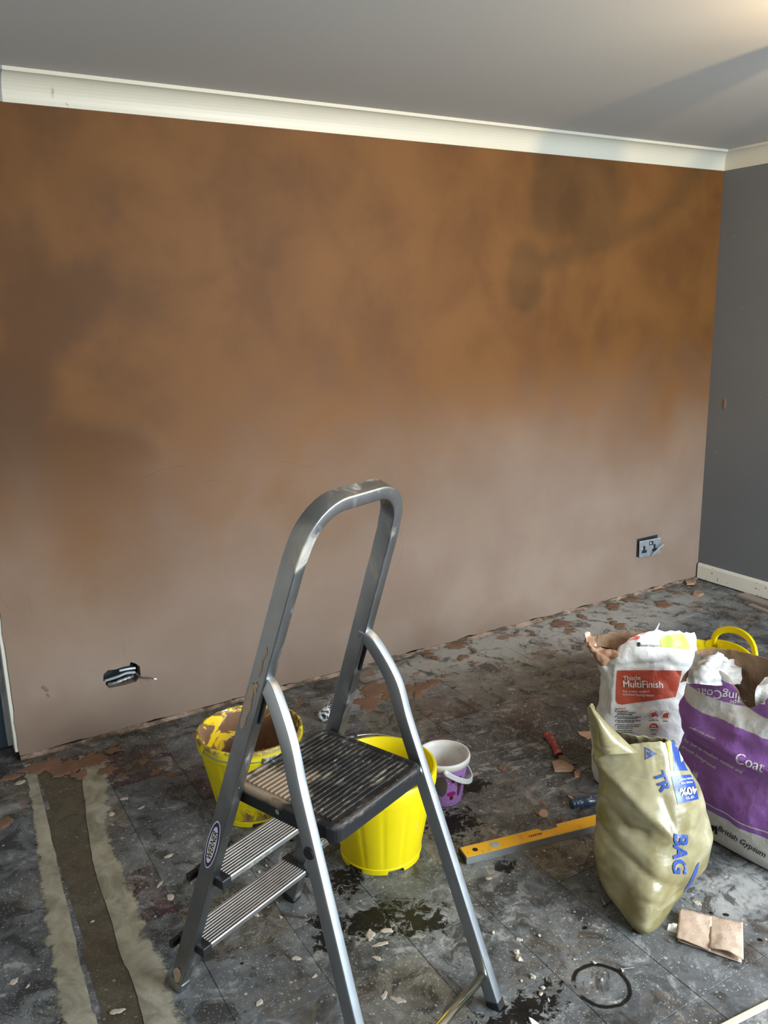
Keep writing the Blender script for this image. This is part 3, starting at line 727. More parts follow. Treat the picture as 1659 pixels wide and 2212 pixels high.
smear(.775, .885, -.006, .009, 1); smear(.905, .975, .003, .003, 2); smear(.868, .892, .002, .006, 3); smear(.03, .075, 0, .013, 4)
# maker's oval sticker
Mst_w = Mat('sticker_white', (.90, .89, .87), .4); Mst_b = Mat('sticker_blue', (.025, .025, .21), .4); Mst_k = Mat('sticker_black', (.01, .01, .012), .4)
zs = .465; rd = L3(TF, KF, 1.); rd = rd/np.linalg.norm(rd); cst = fr(zs)+np.array([-(b_+.0006), 0, 0])
def oval(name, a, b, off, mat, par):
    V = [cst+np.array([-off, 0, 0])+rd*a*math.cos(2*math.pi*i/40)+nrm*b*math.sin(2*math.pi*i/40) for i in range(40)]
    return obj(name, V, [tuple(range(40))], mat, par)
stk = oval('sticker', .0715, .0170, .0, Mst_w, lad); oval('sticker_band', .0672, .0148, .0004, Mst_b, stk); oval('sticker_field', .055, .0108, .0008, Mst_w, stk)
V, F = text2d('WERNER', .012); up = -nrm
hh = max(v[1] for v in V); LW = .086
obj('lettering', [cst+np.array([-.0012, 0, 0])+rd*(x_-.5)*LW+up*(y_-hh/2)*LW*1.0 for x_, y_ in V], F, Mst_k, stk)

# ------------------------------------------------------------------ yellow buckets
def yellow_mat(name, dirty, trans=True):
    M = Mat(name, rough=.42); P = M.obj(); x, y, z = M.sep(P)
    c = M.mix(M.noise(P, 6, 3), (.82, .66, .004), (.90, .76, .005))
    rr_ = M.node('ShaderNodeVectorMath', operation='LENGTH'); M.t.links.new(M.vmul(P, (1, 1, 0)), rr_.inputs[0])
    if dirty:
        inner = M.sm(M.sub(rr_.outputs['Value'], M.mul(z, .155)), .1215, .1195)
        n_ = M.noise(P, 11, 5, .6, 1.4)
        pl = M.mul(M.sm(n_, .42, .49), M.mx(inner, 0.))
        c = M.mix(pl, c, (.24, .135, .08))
        rim = M.mul(M.sm(z, .262, .285), M.sm(M.noise(P, 24, 5, .6), .42, .52)); c = M.mix(M.mul(rim, .85), c, (.20, .11, .06))
        c = M.mix(M.mul(M.sm(M.noise(P, 9, 5), .55, .75), .35), c, (.45, .38, .2))
        M.set('Roughness', M.sub(.45, M.mul(pl, .33)))
    else:
        c = M.mix(M.mul(M.sm(M.noise(P, 30, 5, .7), .64, .7), .25), c, (.6, .5, .3))
    M.set('Base Color', c)
    # thin plastic lets some light through
    tr = M.node('ShaderNodeBsdfTranslucent'); M.link(c, tr.inputs[0]); ms = M.node('ShaderNodeMixShader'); ms.inputs[0].default_value = .22
    M.t.links.new(M.b.outputs[0], ms.inputs[1]); M.t.links.new(tr.outputs[0], ms.inputs[2]); M.t.links.new(ms.outputs[0], M.t.nodes['Material Output'].inputs[0])
    return M
MY1 = yellow_mat('yellow_plastic_dirty', True); MY2 = yellow_mat('yellow_plastic', False)
MYin = Mat('plaster_smeared_inside', rough=.3); P = MYin.obj(); x, y, z = MYin.sep(P)
pn_ = MYin.sm(MYin.noise(MYin.vmul(P, (1, 1, 1.6)), 9, 5, .55, 1.2), .60, .54)
MYin.set('Base Color', MYin.mix(pn_, (.78, .50, .01), MYin.mix(MYin.noise(P, 16, 3), (.15, .075, .04), (.24, .14, .09)))); MYin.set('Roughness', MYin.sub(.45, MYin.mul(pn_, .3))); MYin.bump(pn_, .5, .003)
Mwire = Mat('wire', (.45, .45, .45), .35, 1.)
def bucket(loc, rz, mat, label, handle, inner, h=.29, rt=.165, rb=.122):
    t = thing('builders_bucket', label, 'bucket', loc, rz, None)
    prof = [(.0, .010), (rb*.6, .010), (rb-.004, .010), (rb-.002, .0), (rb+.002, .0), (rb+.003, .016), (rb+.001, .018)]
    for i in range(1, 9): f = i/9; prof.append((rb+(rt-rb)*f, .018+(h-.05-.018)*f))
    prof += [(rt-.001, h-.046), (rt+.007, h-.044), (rt+.0085, h-.03), (rt+.009, h-.004), (rt+.006, h), (rt, h), (rt-.003, h-.006)]
    for i in range(1, 9): f = 1-i/9; prof.append((rb-.003+(rt-rb-.001)*f, .018+(h-.05-.018)*f+.0))
    prof += [(rb-.006, .014), (0, .014)]
    def mod(i, r, z, a):
        if .02 < z < h-.06 and i < 16: r -= .0016*max(0, math.cos(a*14))**6
        if z < .004 and i in (3, 4) and math.sin(a*6+.6) > .35: z = .011
        return r, z
    ki = 21
    V, F = lathe(prof[:ki], 168, mod); o = obj('shell', V, F, mat, t, smooth=True)
    V, F = lathe(prof[ki-1:], 96); obj('inner_wall', V, F, inner, t, smooth=True)
    md = o.modifiers.new('es', 'EDGE_SPLIT'); md.split_angle = math.radians(40)
    # wire handle with a grip
    tilt, = handle[:1]; R_ = rt+.012; P_ = []
    for i in range(33):
        a = math.pi*i/32; x_ = R_*math.cos(a); y_ = R_*.98*math.sin(a)
        P_.append(np.array([x_, -y_*math.cos(tilt), h-.022+y_*math.sin(tilt)]))
    hd = tube('handle', P_, .0022, Mwire, t, n=8)
    V, F = sweep(P_[13:20], circ(.0105, 12)); obj('grip', V, F, handle[1], hd, smooth=True)
    for sx in (-1, 1): box('handle_lug', (sx*(rt+.008)-.006, -.008, h-.036), (sx*(rt+.008)+.006, .008, h-.012), mat, t, bev=.002)
    return t
Mgrip = Mat('silvery_grip', rough=.35); P = Mgrip.obj(); Mgrip.set('Base Color', Mgrip.mix(Mgrip.sm(Mgrip.noise(P, 70, 4), .4, .6), (.03, .05, .06), (.5, .5, .47)))
b1 = bucket((-3.186, -.775, 0), math.radians(8), MY1, 'dirty yellow bucket smeared with wet brown plaster behind the ladder', (math.radians(-4), Mgrip), MYin)
Mwp = Mat('wet_plaster', (.17, .085, .04), .18); P = Mwp.obj(); Mwp.bump(Mwp.noise(P, 14, 3, .5, 1.), .4, .01)
V, F = lathe([(0, .06), (.05, .061), (.105, .058), (.121, .055)], 48, lambda i, r, z, a: (r, z+.004*math.sin(3*a+r*40))); obj('plaster_residue', V, F, Mwp, b1, smooth=True)
bucket((-2.948, -1.21, 0), math.radians(-168), MY2, 'clean bright yellow bucket beside the ladder platform', (math.radians(12), Mblack), MY2)

# purple and white seaside-size pail
t = thing('small_pail', 'small purple printed pail with white rim and white handle', 'pail', (-2.625, -1.085, 0), 0)
hp, rt, rb = .168, .084, .060
Mpur = Mat('purple_print', rough=.35); P = Mpur.obj(); x, y, z = Mpur.sep(P)
base = Mpur.mix(Mpur.noise(P, 8), (.36, .17, .50), (.44, .24, .58))
ang = Mpur.math('ARCTAN2', y, x); uv = Mpur.node('ShaderNodeCombineXYZ'); Mpur.t.links.new(Mpur.mul(ang, .072), uv.inputs[0]); Mpur.t.links.new(z, uv.inputs[1]); UV = uv.outputs[0]
dots = Mpur.sm(Mpur.vor(UV, 62, 'F1', .55), .16, .12)
c = Mpur.mix(Mpur.mul(dots, .8), base, (.8, .72, .85))
def pd(cx, cy, rx, ry, col, c, wob=.25):
    d = Mpur.dist(Mpur.vmul(Mpur.vadd(UV, (-cx, -cy, 0)), (1/rx, 1/ry, 0)), (0, 0, 0)); d = Mpur.add(d, Mpur.mul(Mpur.sub(Mpur.noise(UV, 60, 2), .5), wob)); return Mpur.mix(Mpur.sm(d, 1., .93), c, col)
A0 = -2.15*.072
c = pd(A0-.010, .085, .021, .042, (.10, .09, .085), c); c = pd(A0+.030, .105, .007, .010, (.13, .01, .015), c); c = pd(A0+.056, .075, .010, .042, (.12, .035, .06), c); c = pd(A0+.026, .052, .018, .010, (.33, .02, .2), c, .5); c = pd(A0+.026, .036, .008, .008, (.13, .015, .02), c)
Mpur.set('Base Color', c)
Mpw = Mat('pail_white', rough=.4); P = Mpw.obj(); Mpw.set('Base Color', Mpw.mix(Mpw.sm(Mpw.noise(P, 9, 4), .4, .7), (.72, .70, .68), (.52, .44, .40)))
V, F = lathe([(0, .006), (rb-.006, .006), (rb-.002, 0), (rb, .003), (rb+.002, .01), ((rb+rt)/2, hp*.5), (rt-.003, hp-.026)], 72); obj('printed_wall', V, F, Mpur, t, smooth=True)
V, F = lathe([(rt-.003, hp-.026), (rt+.004, hp-.024), (rt+.006, hp-.008), (rt+.004, hp), (rt-.001, hp-.001), (rt-.005, hp-.02), ((rb+rt)/2-.003, hp*.5), (rb-.006, .016), (rb-.02, .012), (0, .011)], 72); obj('rim_and_inside', V, F, Mpw, t, smooth=True)
Phd = []
for i in range(25):
    a = math.pi*i/24; x_ = (rt+.010)*math.cos(a); y_ = (rt+.035)*math.sin(a); Phd.append(np.array([x_, y_*.80, hp-.020-y_*.58]))
rot = Matrix.Rotation(math.radians(-121), 3, 'Z'); Phd = [np.array(rot @ Vector(q)) for q in Phd]
Mph = Mat('pail_handle', (.72, .74, .78), .4)
V, F = sweep(Phd, rrect(.0085, .0022, .001, 1), side=(0, 0, 1)); hd = obj('handle', V, F, Mph, t)
for q in (Phd[0], Phd[-1]):
    bm = bmesh.new(); bmesh.ops.create_uvsphere(bm, u_segments=12, v_segments=8, radius=.008); bmesh.ops.translate(bm, verts=bm.verts, vec=q); bm_obj('handle_pivot', bm, Mph, hd, smooth=True)

# ------------------------------------------------------------------ yellow tub behind the sacks
MY3 = yellow_mat('yellow_tub', False)
n0 = MY3
P = MY3.obj(); z = MY3.sep(P)[2]
old = MY3.b.inputs['Base Color'].links[0].from_socket
MY3.set('Base Color', MY3.mix(MY3.mul(MY3.sm(MY3.noise(P, 26, 5, .7), .58, .63), MY3.sm(z, .30, .2)), old, (.06, .035, .015)))
t = thing('plastic_tub', 'yellow flexible mixing tub with loop handle behind the plaster sacks', 'tub', (-1.52, -1.15, 0), 0)
ht, rt, rb = .245, .265, .205
V, F = lathe([(0, .006), (rb-.01, .006), (rb, .0), (rb+.004, .006), ((rt+rb)/2, ht*.5), (rt-.004, ht-.03), (rt, ht-.012), (rt+.006, ht-.006), (rt+.005, ht), (rt-.001, ht), (rt-.007, ht-.03), ((rt+rb)/2-.006, ht*.5), (rb-.006, .012), (0, .012)], 96)
obj('shell', V, F, MY3, t, smooth=True)
for a0 in (math.radians(-13), math.radians(167)):
    P_ = []; hw = .47
    for i in range(33):
        f = i/32; a = a0-hw*math.cos(math.pi*f); hz = ht-.012+.098*math.sin(math.pi*f)**.62; P_.append(np.array([(rt-.002)*math.cos(a), (rt-.002)*math.sin(a), hz]))
    V, F = sweep(P_, rrect(.0060, .0135, .004, 2), side=(math.cos(a0), math.sin(a0), 0)); obj('handle', V, F, MY3, t, smooth=True)
    V = []; F = []
    for i in range(25):     # raised band of wall below the loop
        f = i/24; a = a0-hw*1.25+hw*2.5*f; up = .028*max(0, math.sin(math.pi*f))**.5
        for r_, z_ in ((rt-.008, ht-.03), (rt-.007, ht+up), (rt+.002, ht+up), (rt+.002, ht-.03)): V.append((r_*math.cos(a), r_*math.sin(a), z_))
    for i in range(24):
        for k in range(4): F.append((i*4+k, i*4+(k+1) % 4, (i+1)*4+(k+1) % 4, (i+1)*4+k))
    obj('handle_band', V, F, MY3, t)

# ------------------------------------------------------------------ sacks
def crumple(p, a1, s1, a2, s2, seed):
    q = Vector(p)*s1+Vector((seed*3.7, seed*1.3, 0)); d, _ = mnoise.voronoi(q)
    r = Vector(p)*s2+Vector((seed*2.1, 0, seed)); d2, _ = mnoise.voronoi(r)
    return a1*(.55-d[0])+a2*(.55-d2[0])+a1*.5*mnoise.noise(q*.6)
def sack(name, label, C, R_, D_, rings, rim, mats, wr, N=132, NZ=84, fill=.6, seed=1, lean=(0, 0), extra=None):
    C = np.array([C[0], C[1], 0.]); R_ = np.array(R_+(0,), float); R_ /= np.linalg.norm(R_); D_ = np.array(D_+(0,), float); D_ /= np.linalg.norm(D_)
    t = thing(name, label, 'sack', tuple(C))
    zs = [r[0] for r in rings]; per = [catmull(r[1], N, True) for r in rings]
    zz = catmull([[z] for z in zs], NZ)[:, 0]; stack = np.array(per)                     # rings x N x 2
    grid = np.stack([catmull(list(stack[:, k]), NZ) for k in range(N)], 1)              # NZ x N x 2
    ztop = zs[-1]; Vo = np.zeros((NZ, N, 3)); Vi = np.zeros((NZ, N, 3))
    for i in range(NZ):
        cen = grid[i].mean(0); v = zz[i]/ztop
        for k in range(N):
            th = k/N; uv = grid[i, k]; z = zz[i]+rim(th)*max(0, (v-.55)/.45)**2
            p = C+R_*uv[0]+D_*uv[1]; p[2] = max(z, 0)
            o = R_*(uv-cen)[0]+D_*(uv-cen)[1]; o /= (np.linalg.norm(o)+1e-9)
            dsp = crumple(p, *wr, seed)*min(1, zz[i]/.04)
            if extra: dsp += extra(th, v, p)
            Vo[i, k] = p+o*dsp; Vi[i, k] = p+o*(dsp-.0035)
    # outer
    V = list(Vo.reshape(-1, 3)-C); F = []
    for i in range(NZ-1):
        for k in range(N): F.append((i*N+k, i*N+(k+1) % N, (i+1)*N+(k+1) % N, (i+1)*N+k))
    b0 = len(V); V.append(V[0]*0+np.mean([V[k] for k in range(N)], axis=0)); F += [((k+1) % N, k, b0) for k in range(N)]
    body = obj('sack_body', V, F, mats[0], t, smooth=True)
    bvh = BVHTree.FromPolygons([Vector(v+C) for v in V], F)
    j0 = int(NZ*fill); V = []; F = []
    V += list(Vo[NZ-1]-C)
    for i in range(NZ-1, j0-1, -1): V += list(Vi[i]-C)
    L = NZ-j0
    for i in range(L):
        for k in range(N): F.append((i*N+k, i*N+(k+1) % N, (i+1)*N+(k+1) % N, (i+1)*N+k))
    obj('inner_liner', V, F, mats[1], t, smooth=True)
    cc = (Vi[j0]-C); c0 = cc.mean(0); V = [c0+[0, 0, .02]]+list(c0+(cc-c0)*.5+[0, 0, .012])+list(cc); F = [(0, 1+k, 1+(k+1) % N) for k in range(N)]+[(1+k, 1+N+k, 1+N+(k+1) % N, 1+(k+1) % N) for k in range(N)]
    obj('powder', V, F, mats[2], t, smooth=True)
    return t, bvh, C
def sheet(name, ctrl, mat, parent, origin, nu=26, nv=18, a=(.004, 26, .002, 60), seed=1, thick=.0012):
    rows = [catmull(r, nu) for r in ctrl]; G = np.stack([catmull([r[k] for r in rows], nv) for k in range(nu)], 1)
    V = []; F = []
    for i in range(nv):
        for k in range(nu):
            p = G[i, k]; e = G[i, min(nu-1, k+1)]-G[i, max(0, k-1)]; f = G[min(nv-1, i+1), k]-G[max(0, i-1), k]; n = np.cross(e, f); n /= (np.linalg.norm(n)+1e-9)
            jag = 0 if i < nv-1 else .008*mnoise.noise(Vector((k*.9, seed, 0)))
            V.append(p+n*crumple(p, *a, seed)+np.array([0, 0, jag])-np.array(origin))
    for i in range(nv-1):
        for k in range(nu-1): F.append((i*nu+k, i*nu+k+1, (i+1)*nu+k+1, (i+1)*nu+k))
    o = obj(name, V, F, mat, parent, smooth=True); md = o.modifiers.new('s', 'SOLIDIFY'); md.thickness = thick; md = o.modifiers.new('es', 'EDGE_SPLIT'); md.split_angle = math.radians(24); return o
def paper(name, c0, c1, rough=.6, fine=140):
    M = Mat(name, rough=rough); P = M.pos(); M.set('Base Color', M.mix(M.sm(M.noise(P, 16, 5, .6), .35, .7), c0, c1)); M.bump(M.add(M.noise(P, 55, 4, .6, .5), M.mul(M.vor(P, 30), 1.2)), .5, .005); return M
Mkraft = paper('kraft_paper', (.19, .112, .06), (.27, .17, .10), .8); Mpowder = paper('plaster_powder', (.50, .38, .31), (.58, .46, .38), .95)
Mwpap = paper('white_sack_paper', (.60, .59, .57), (.70, .69, .67), .5)
Mwt = Mat('white_print', (.83, .82, .8), .5); Mkt = Mat('black_print', (.015, .017, .02), .5); Mrt = Mat('red_print', (.42, .062, .028), .5)
Mpaler = Mat('pale_red_print', (.60, .13, .10), .5); Mlime = Mat('lime_print', (.42, .66, .08), .5); Mlime2 = Mat('lime_print_light', (.52, .75, .2), .5)
HR, HV = (.86025, -.50986), (.50986, .86025)
def ell(hw, hd, e=2.6, ou=0., ov=0.):
    out = []
    for k in range(12):     # start at front (v-), go to right
        a = -math.pi/2+2*math.pi*k/12; c, s = math.cos(a), math.sin(a)
        out.append((ou+hw*math.copysign(abs(c)**(2/e), c), ov+hd*math.copysign(abs(s)**(2/e), s)))
    return out
def crease(p, C_, D_):
    D_ = D_/np.linalg.norm(D_); r = 0
    for L, A_, w_ in C_:
        best = 9
        for a, b in zip(L[:-1], L[1:]):
            ab = b-a; f = np.clip(((p-a)@ab)/(ab@ab), 0, 1); q = p-(a+ab*f); q = q-D_*(q@D_); best = min(best, np.linalg.norm(q))
        r += A_*math.exp(-(math.sqrt(best*best+(.6*w_)**2)-.6*w_)/w_)
    return r
def crease_set(segs, D_, pt):
    D_ = np.array(D_); return [(np.array([hit(x_, y_, D_, D_ @ np.array(pt)) for x_, y_ in sg]), A_, w_) for sg, A_, w_ in segs]
DM = np.array([.73, .62, -.30])
CM = crease_set([([(1331, 1436), (1329, 1480), (1322, 1540)], .007, .006), ([(1312, 1440), (1360, 1433), (1420, 1430), (1482, 1444)], -.007, .005), ([(1440, 1425), (1455, 1440), (1476, 1470)], -.006, .005), ([(1424, 1448), (1410, 1470), (1395, 1492)], -.004, .004), ([(1300, 1470), (1312, 1492), (1305, 1520)], -.008, .008), ([(1340, 1530), (1380, 1545), (1430, 1540)], .004, .005), ([(1380, 1560), (1420, 1552), (1458, 1558)], -.005, .005), ([(1405, 1406), (1412, 1425), (1408, 1445)], .005, .004)], DM, (-2.06, -1.44, .25))
def mf_crease(th, v, p): return crease(p, CM, DM) if (((th+.5) % 1)-.5)**2 < .09 else 0
DP = np.array([.80, .50, -.32])
CB_ = crease_set([([(1601, 1545), (1592, 1580), (1593, 1610), (1606, 1632)], .006, .004), ([(1540, 1582), (1590, 1578), (1659, 1572)], .004, .004), ([(1505, 1548), (1520, 1590), (1535, 1632)], .010, .008), ([(1555, 1565), (1580, 1610), (1560, 1640)], .004, .004), ([(1565, 1700), (1610, 1690), (1659, 1700)], -.006, .006), ([(1540, 1740), (1600, 1735), (1640, 1755)], .004, .005), ([(1580, 1790), (1620, 1810), (1659, 1850)], .004, .004), ([(1480, 1540), (1520, 1532), (1600, 1536)], -.005, .004), ([(1610, 1540), (1640, 1570), (1659, 1600)], .005, .004)], DP, (-2.09, -1.78, .3))
# --- MultiFinish sack: th 0 = front, .25 = right, .5 = back, .75 = left
def rim_mf(th):
    d = lambda c, w: math.exp(-((((th-c+.5) % 1)-.5)/w)**2)
    return .025*d(.03, .10)+.0*d(.14, .06)+.0*d(.5, .2)-.085*d(.83, .07)-.03*d(.70, .06)-.02*d(.55, .1)-.045*d(.38, .09)+.008*mnoise.noise(Vector((th*40, 0, 0)))
rings = [(0, ell(.150, .060)), (.012, ell(.163, .074)), (.08, ell(.170, .088)), (.18, ell(.168, .088)), (.28, ell(.158, .080, 2.8)), (.36, ell(.152, .072, 2.8)), (.42, ell(.152, .066, 2.6)), (.47, ell(.162, .066, 2.4, .002, .006)), (.50, ell(.166, .062, 2.4, .004, .014)), (.535, ell(.158, .056, 2.2, .010, .034))]
t, bvh, C = sack('plaster_sack', 'white torn-open plaster sack with red printed panel', (-1.985, -1.365), HR, HV, rings, rim_mf, (Mwpap, Mkraft, Mpowder), (.017, 11, .007, 26), seed=2, fill=.4, extra=mf_crease)
mf = t; PR = Print((-2.0, -1.45, .25), bvh, t, C)
pan = PR.poly('printed_panel', [(1336, 1452), (1400, 1451), (1472, 1450), (1466, 1480), (1459, 1506), (1420, 1512), (1345, 1523), (1336, 1521), (1332, 1514), (1333, 1480)], Mrt)
PR.text('lettering', 'Thistle', (1349, 1472), (1385, 1471), Mwt, 0)
PR.text('lettering', 'MultiFinish', (1349, 1486), (1431, 1487), Mwt, .016, 1.08)
PR.text('lettering', 'For a wide range of', (1348, 1497), (1404, 1496), Mwt, .004)
PR.text('lettering', 'common backgrounds', (1347, 1503), (1413, 1505), Mwt, .004)
PR.text('lettering', 'British Gypsum', (1386, 1403), (1425, 1402), Mkt, .012, 1.)
PR.poly('logo', rpoly(1378, 1394, 1385, 1403, 2), Mkt)
PR.poly('printed_stripe', [(1354, 1380), (1380, 1371), (1400, 1366), (1399, 1373), (1392, 1377), (1362, 1381)], Mpaler)
PR.poly('printed_stripe', [(1336, 1390), (1352, 1384), (1384, 1380), (1383, 1386), (1379, 1388), (1338, 1392)], Mpaler)
PR.poly('lime_panel', [(1424, 1387), (1436, 1379), (1470, 1373), (1478, 1376), (1484, 1388), (1490, 1398), (1488, 1407), (1460, 1404), (1428, 1403)], Mlime)
PR.poly('lime_disc', [(1462+9*math.cos(k*.4), 1395+8*math.sin(k*.4)) for k in range(16)], Mlime2, .0018)
def bars(pr, x0, y, x1, h, mat, seed):     # print too small to read: rows of word-long marks
    rs = random.Random(seed); V = []; F = []; x = x0
    while x < x1-1:
        w = min(rs.uniform(2.5, 7.5), x1-x); n = len(V); V += [pr.p(*q) for q in ((x, y-h), (x+w, y-h+.2), (x+w, y+.2), (x, y))]; F.append((n, n+1, n+2, n+3)); x += w+1.1
    return pr.press('small_print', V, F, mat, .0022, .0045)
for k, yy in enumerate((1537, 1540.5, 1544, 1549, 1552.5, 1557, 1560.5, 1566, 1569.5, 1573, 1578, 1582)):
    xe = (1358, 1373, 1366, 1386, 1376, 1384, 1370, 1384, 1380, 1367, 1366, 1369)[k]
    bars(PR, 1335, yy, xe, 1.5, Mkt, k)
for k in (1537, 1549, 1558, 1567): PR.poly('tick_mark', [(1329, k-2), (1330.5, k-.5), (1333, k-4), (1334, k-3.4), (1330.7, k+1)], Mkt)
bars(PR, 1331, 1532, 1353, 1.8, Mrt, 50)
def ringp(cx, cy, r, w):
    a = [(cx+r*math.cos(k*math.pi/12), cy+r*math.sin(k*math.pi/12)) for k in range(24)]; b = [(cx+(r-w)*math.cos(k*math.pi/12), cy+(r-w)*math.sin(k*math.pi/12)) for k in range(24)]
    V = [PR.p(*q) for q in a+b]; F = [(k, (k+1) % 24, 24+(k+1) % 24, 24+k) for k in range(24)]; return PR.press('icon_ring', V, F, Mrt)
ringp(1412, 1543.5, 10, .7); ringp(1437, 1545, 10, .7)
PR.poly('icon', [(1406, 1541), (1414, 1538), (1418, 1546), (1409, 1549)], Mrt); PR.poly('icon', [(1414, 1538), (1416, 1537), (1422, 1547), (1420, 1549)], Mrt)
PR.poly('icon', [(1431, 1546), (1437, 1540), (1444, 1539), (1443, 1551), (1433, 1552)], Mrt)
PR.poly('icon', [(1412+10*math.cos(k*math.pi/10), 1572-10*math.sin(k*math.pi/10)) for k in range(11)], Mrt); ringp(1412, 1572, 10, .7)
bars(PR, 1407, 1569, 1417, 1.8, Mwt, 51); bars(PR, 1406, 1577, 1418, 1.8, Mkt, 52); bars(PR, 1401, 1556.5, 1423, 1.4, Mkt, 53); bars(PR, 1431, 1558, 1444, 1.4, Mkt, 54); bars(PR, 1406, 1586, 1418, 1.4, Mkt, 55)
# torn brown flap hanging out on the left and the raised back lip
def VP(C, x, y, dep=0.):
    hv = np.array([HV[0], HV[1], 0]); return hit(x, y, hv, hv @ np.array([C[0], C[1], 0])+dep)
Mtorn = paper('torn_kraft', (.26, .135, .075), (.40, .25, .165), .85)
Mtorn.set('Base Color', Mtorn.mix(Mtorn.sm(Mtorn.noise(Mtorn.pos(), 22, 4), .5, .62), Mtorn.b.inputs['Base Color'].links[0].from_socket, (.58, .46, .39)))
sheet('torn_flap', [[VP(C, 1300, 1432, -.06), VP(C, 1318, 1425, -.075), VP(C, 1338, 1408, -.075)],
                    [VP(C, 1277, 1418, -.07), VP(C, 1295, 1412, -.085), VP(C, 1318, 1400, -.07)],
                    [VP(C, 1260, 1398, -.05), VP(C, 1272, 1392, -.075), VP(C, 1295, 1388, -.05)],
                    [VP(C, 1250, 1381, -.02), VP(C, 1262, 1364, -.02), VP(C, 1290, 1372, -.01)]], Mtorn, t, C, nu=44, nv=36, a=(.040, 15, .018, 38), seed=5)
sheet('torn_flap', [[VP(C, 1290, 1395, .02), VP(C, 1330, 1402, .05), VP(C, 1362, 1398, .06)], [VP(C, 1290, 1382, .03), VP(C, 1330, 1383, .07), VP(C, 1366, 1388, .07)], [VP(C, 1292, 1372, .03), VP(C, 1318, 1370, .07), VP(C, 1356, 1377, .08)]], Mkraft, t, C, a=(.006, 20, .003, 50), seed=8)
sheet('torn_strip', [[VP(C, 1403, 1372, -.02), VP(C, 1416, 1372, -.02)], [VP(C, 1416, 1359, -.02), VP(C, 1420, 1361, -.02)], [VP(C, 1424, 1346, -.02), VP(C, 1425, 1347, -.02)]], Mwpap, t, C, nu=6, nv=10, a=(.001, 30, .0005, 60))

# --- BondingCoat sack
def rim_bc(th):
    d = lambda c, w: math.exp(-((((th-c+.5) % 1)-.5)/w)**2)
    return -.075*d(.005, .035)+.02*d(.5, .2)+.012*d(.85, .06)+.01*d(.3, .05)+.008*mnoise.noise(Vector((th*44, 3, 0)))
Mbc = paper('purple_sack_paper', (.60, .60, .60), (.69, .69, .69), .45)
P = Mbc.obj(); x, y, z = Mbc.sep(P)
wob = Mbc.mul(Mbc.sub(Mbc.noise(P, 9, 3), .5), .018)
zz_ = Mbc.add(Mbc.add(z, wob), Mbc.mul(y, .02))
def band(lo, hi): return Mbc.mul(Mbc.sm(zz_, lo-.0012, lo+.0012), Mbc.sm(zz_, hi+.0012, hi-.0012))
pur = Mbc.mx(band(.112, .418), band(.470, .524))
wln = band(.130, .134); pur = Mbc.mul(pur, Mbc.inv(wln))
Mbc.set('Base Color', Mbc.mix(pur, Mbc.b.inputs['Base Color'].links[0].from_socket, Mbc.mix(Mbc.noise(P, 14, 4), (.235, .085, .36), (.32, .135, .46))))
RB = (.06, -.998); DB = (.998, .06)
U_ = -.028
rings = [(0, ell(.195, .070, 2.8, U_)), (.012, ell(.215, .084, 2.8, U_)), (.08, ell(.236, .100, 2.8, U_)), (.18, ell(.238, .104, 2.8, U_)), (.255, ell(.234, .094, 2.8, U_, .006)), (.285, ell(.232, .088, 2.8, U_, .012)), (.32, ell(.236, .100, 2.6, U_, .002)), (.40, ell(.234, .100, 2.5, U_, .0)), (.47, ell(.226, .092, 2.4, U_, .006)), (.52, ell(.220, .084, 2.3, U_, .014)), (.545, ell(.216, .080, 2.2, U_, .018))]
def fold(th, v, p):    # the top half slumps over the lower half along a slanting crease
    f = ((th+.5) % 1)-.5
    if abs(f) > .27: return 0
    cr_ = crease(p, CB_, DP)
    zc = .315-.22*f; d = p[2]-zc
    return (.026*math.exp(-((d-.026)/.022)**2)-.020*math.exp(-(d/.009)**2))*math.cos(f/.27*math.pi/2)+cr_
t, bvh, C = sack('plaster_sack', 'purple and white torn-open plaster sack standing in front of the yellow tub', (-1.985, -1.815), RB, DB, rings, rim_bc, (Mbc, Mkraft, Mpowder), (.017, 10, .007, 24), seed=4, fill=.3, extra=fold)
PB = Print((-2.08, -1.80, .25), bvh, t, C)
PB.text('lettering', 'BondingCoat', (1652, 1512), (1508, 1488), Mwt, .010, 1.0)
PB.text('lettering', 'Thistle', (1613, 1519), (1578, 1517), Mwt, 0, 1.0)
PB.text('lettering', 'undercoat plaster', (1490, 1573), (1546, 1599), Mwt, .004)
PB.text('lettering', 'Coat', (1588, 1646), (1646, 1668), Mwt, .012, 1.0)
PB.text('lettering', 'for low to medium suction and', (1474, 1598), (1602, 1672), Mwt, .006, 1.1)
PB.text('lettering', 'smooth backgrounds', (1470, 1612), (1546, 1662), Mwt, .006, 1.05)
PB.text('lettering', 'British Gypsum', (1550, 1797), (1653, 1855), Mkt, .012, 1.0)
for q in ([(1543, 1787), (1549, 1789), (1548, 1809), (1542, 1806)], [(1537, 1786), (1540, 1787), (1538, 1803), (1535, 1802)]): PB.poly('logo', q, Mkt, .0022)
PB.poly('logo', [(1536+7*math.cos(k*.42), 1793+7*math.sin(k*.42)) for k in range(15)], Mkt, .0018)
PB.poly('icon', [(1490, 1668), (1493, 1672), (1497, 1662), (1500, 1670), (1506, 1666), (1505, 1680), (1498, 1683), (1491, 1679)], Mat('pale_lilac_print', (.55, .47, .6), .5))
Msilk = paper('crumpled_white_liner', (.36, .35, .34), (.48, .47, .46), .42)
VC = (-2.02, -1.70)
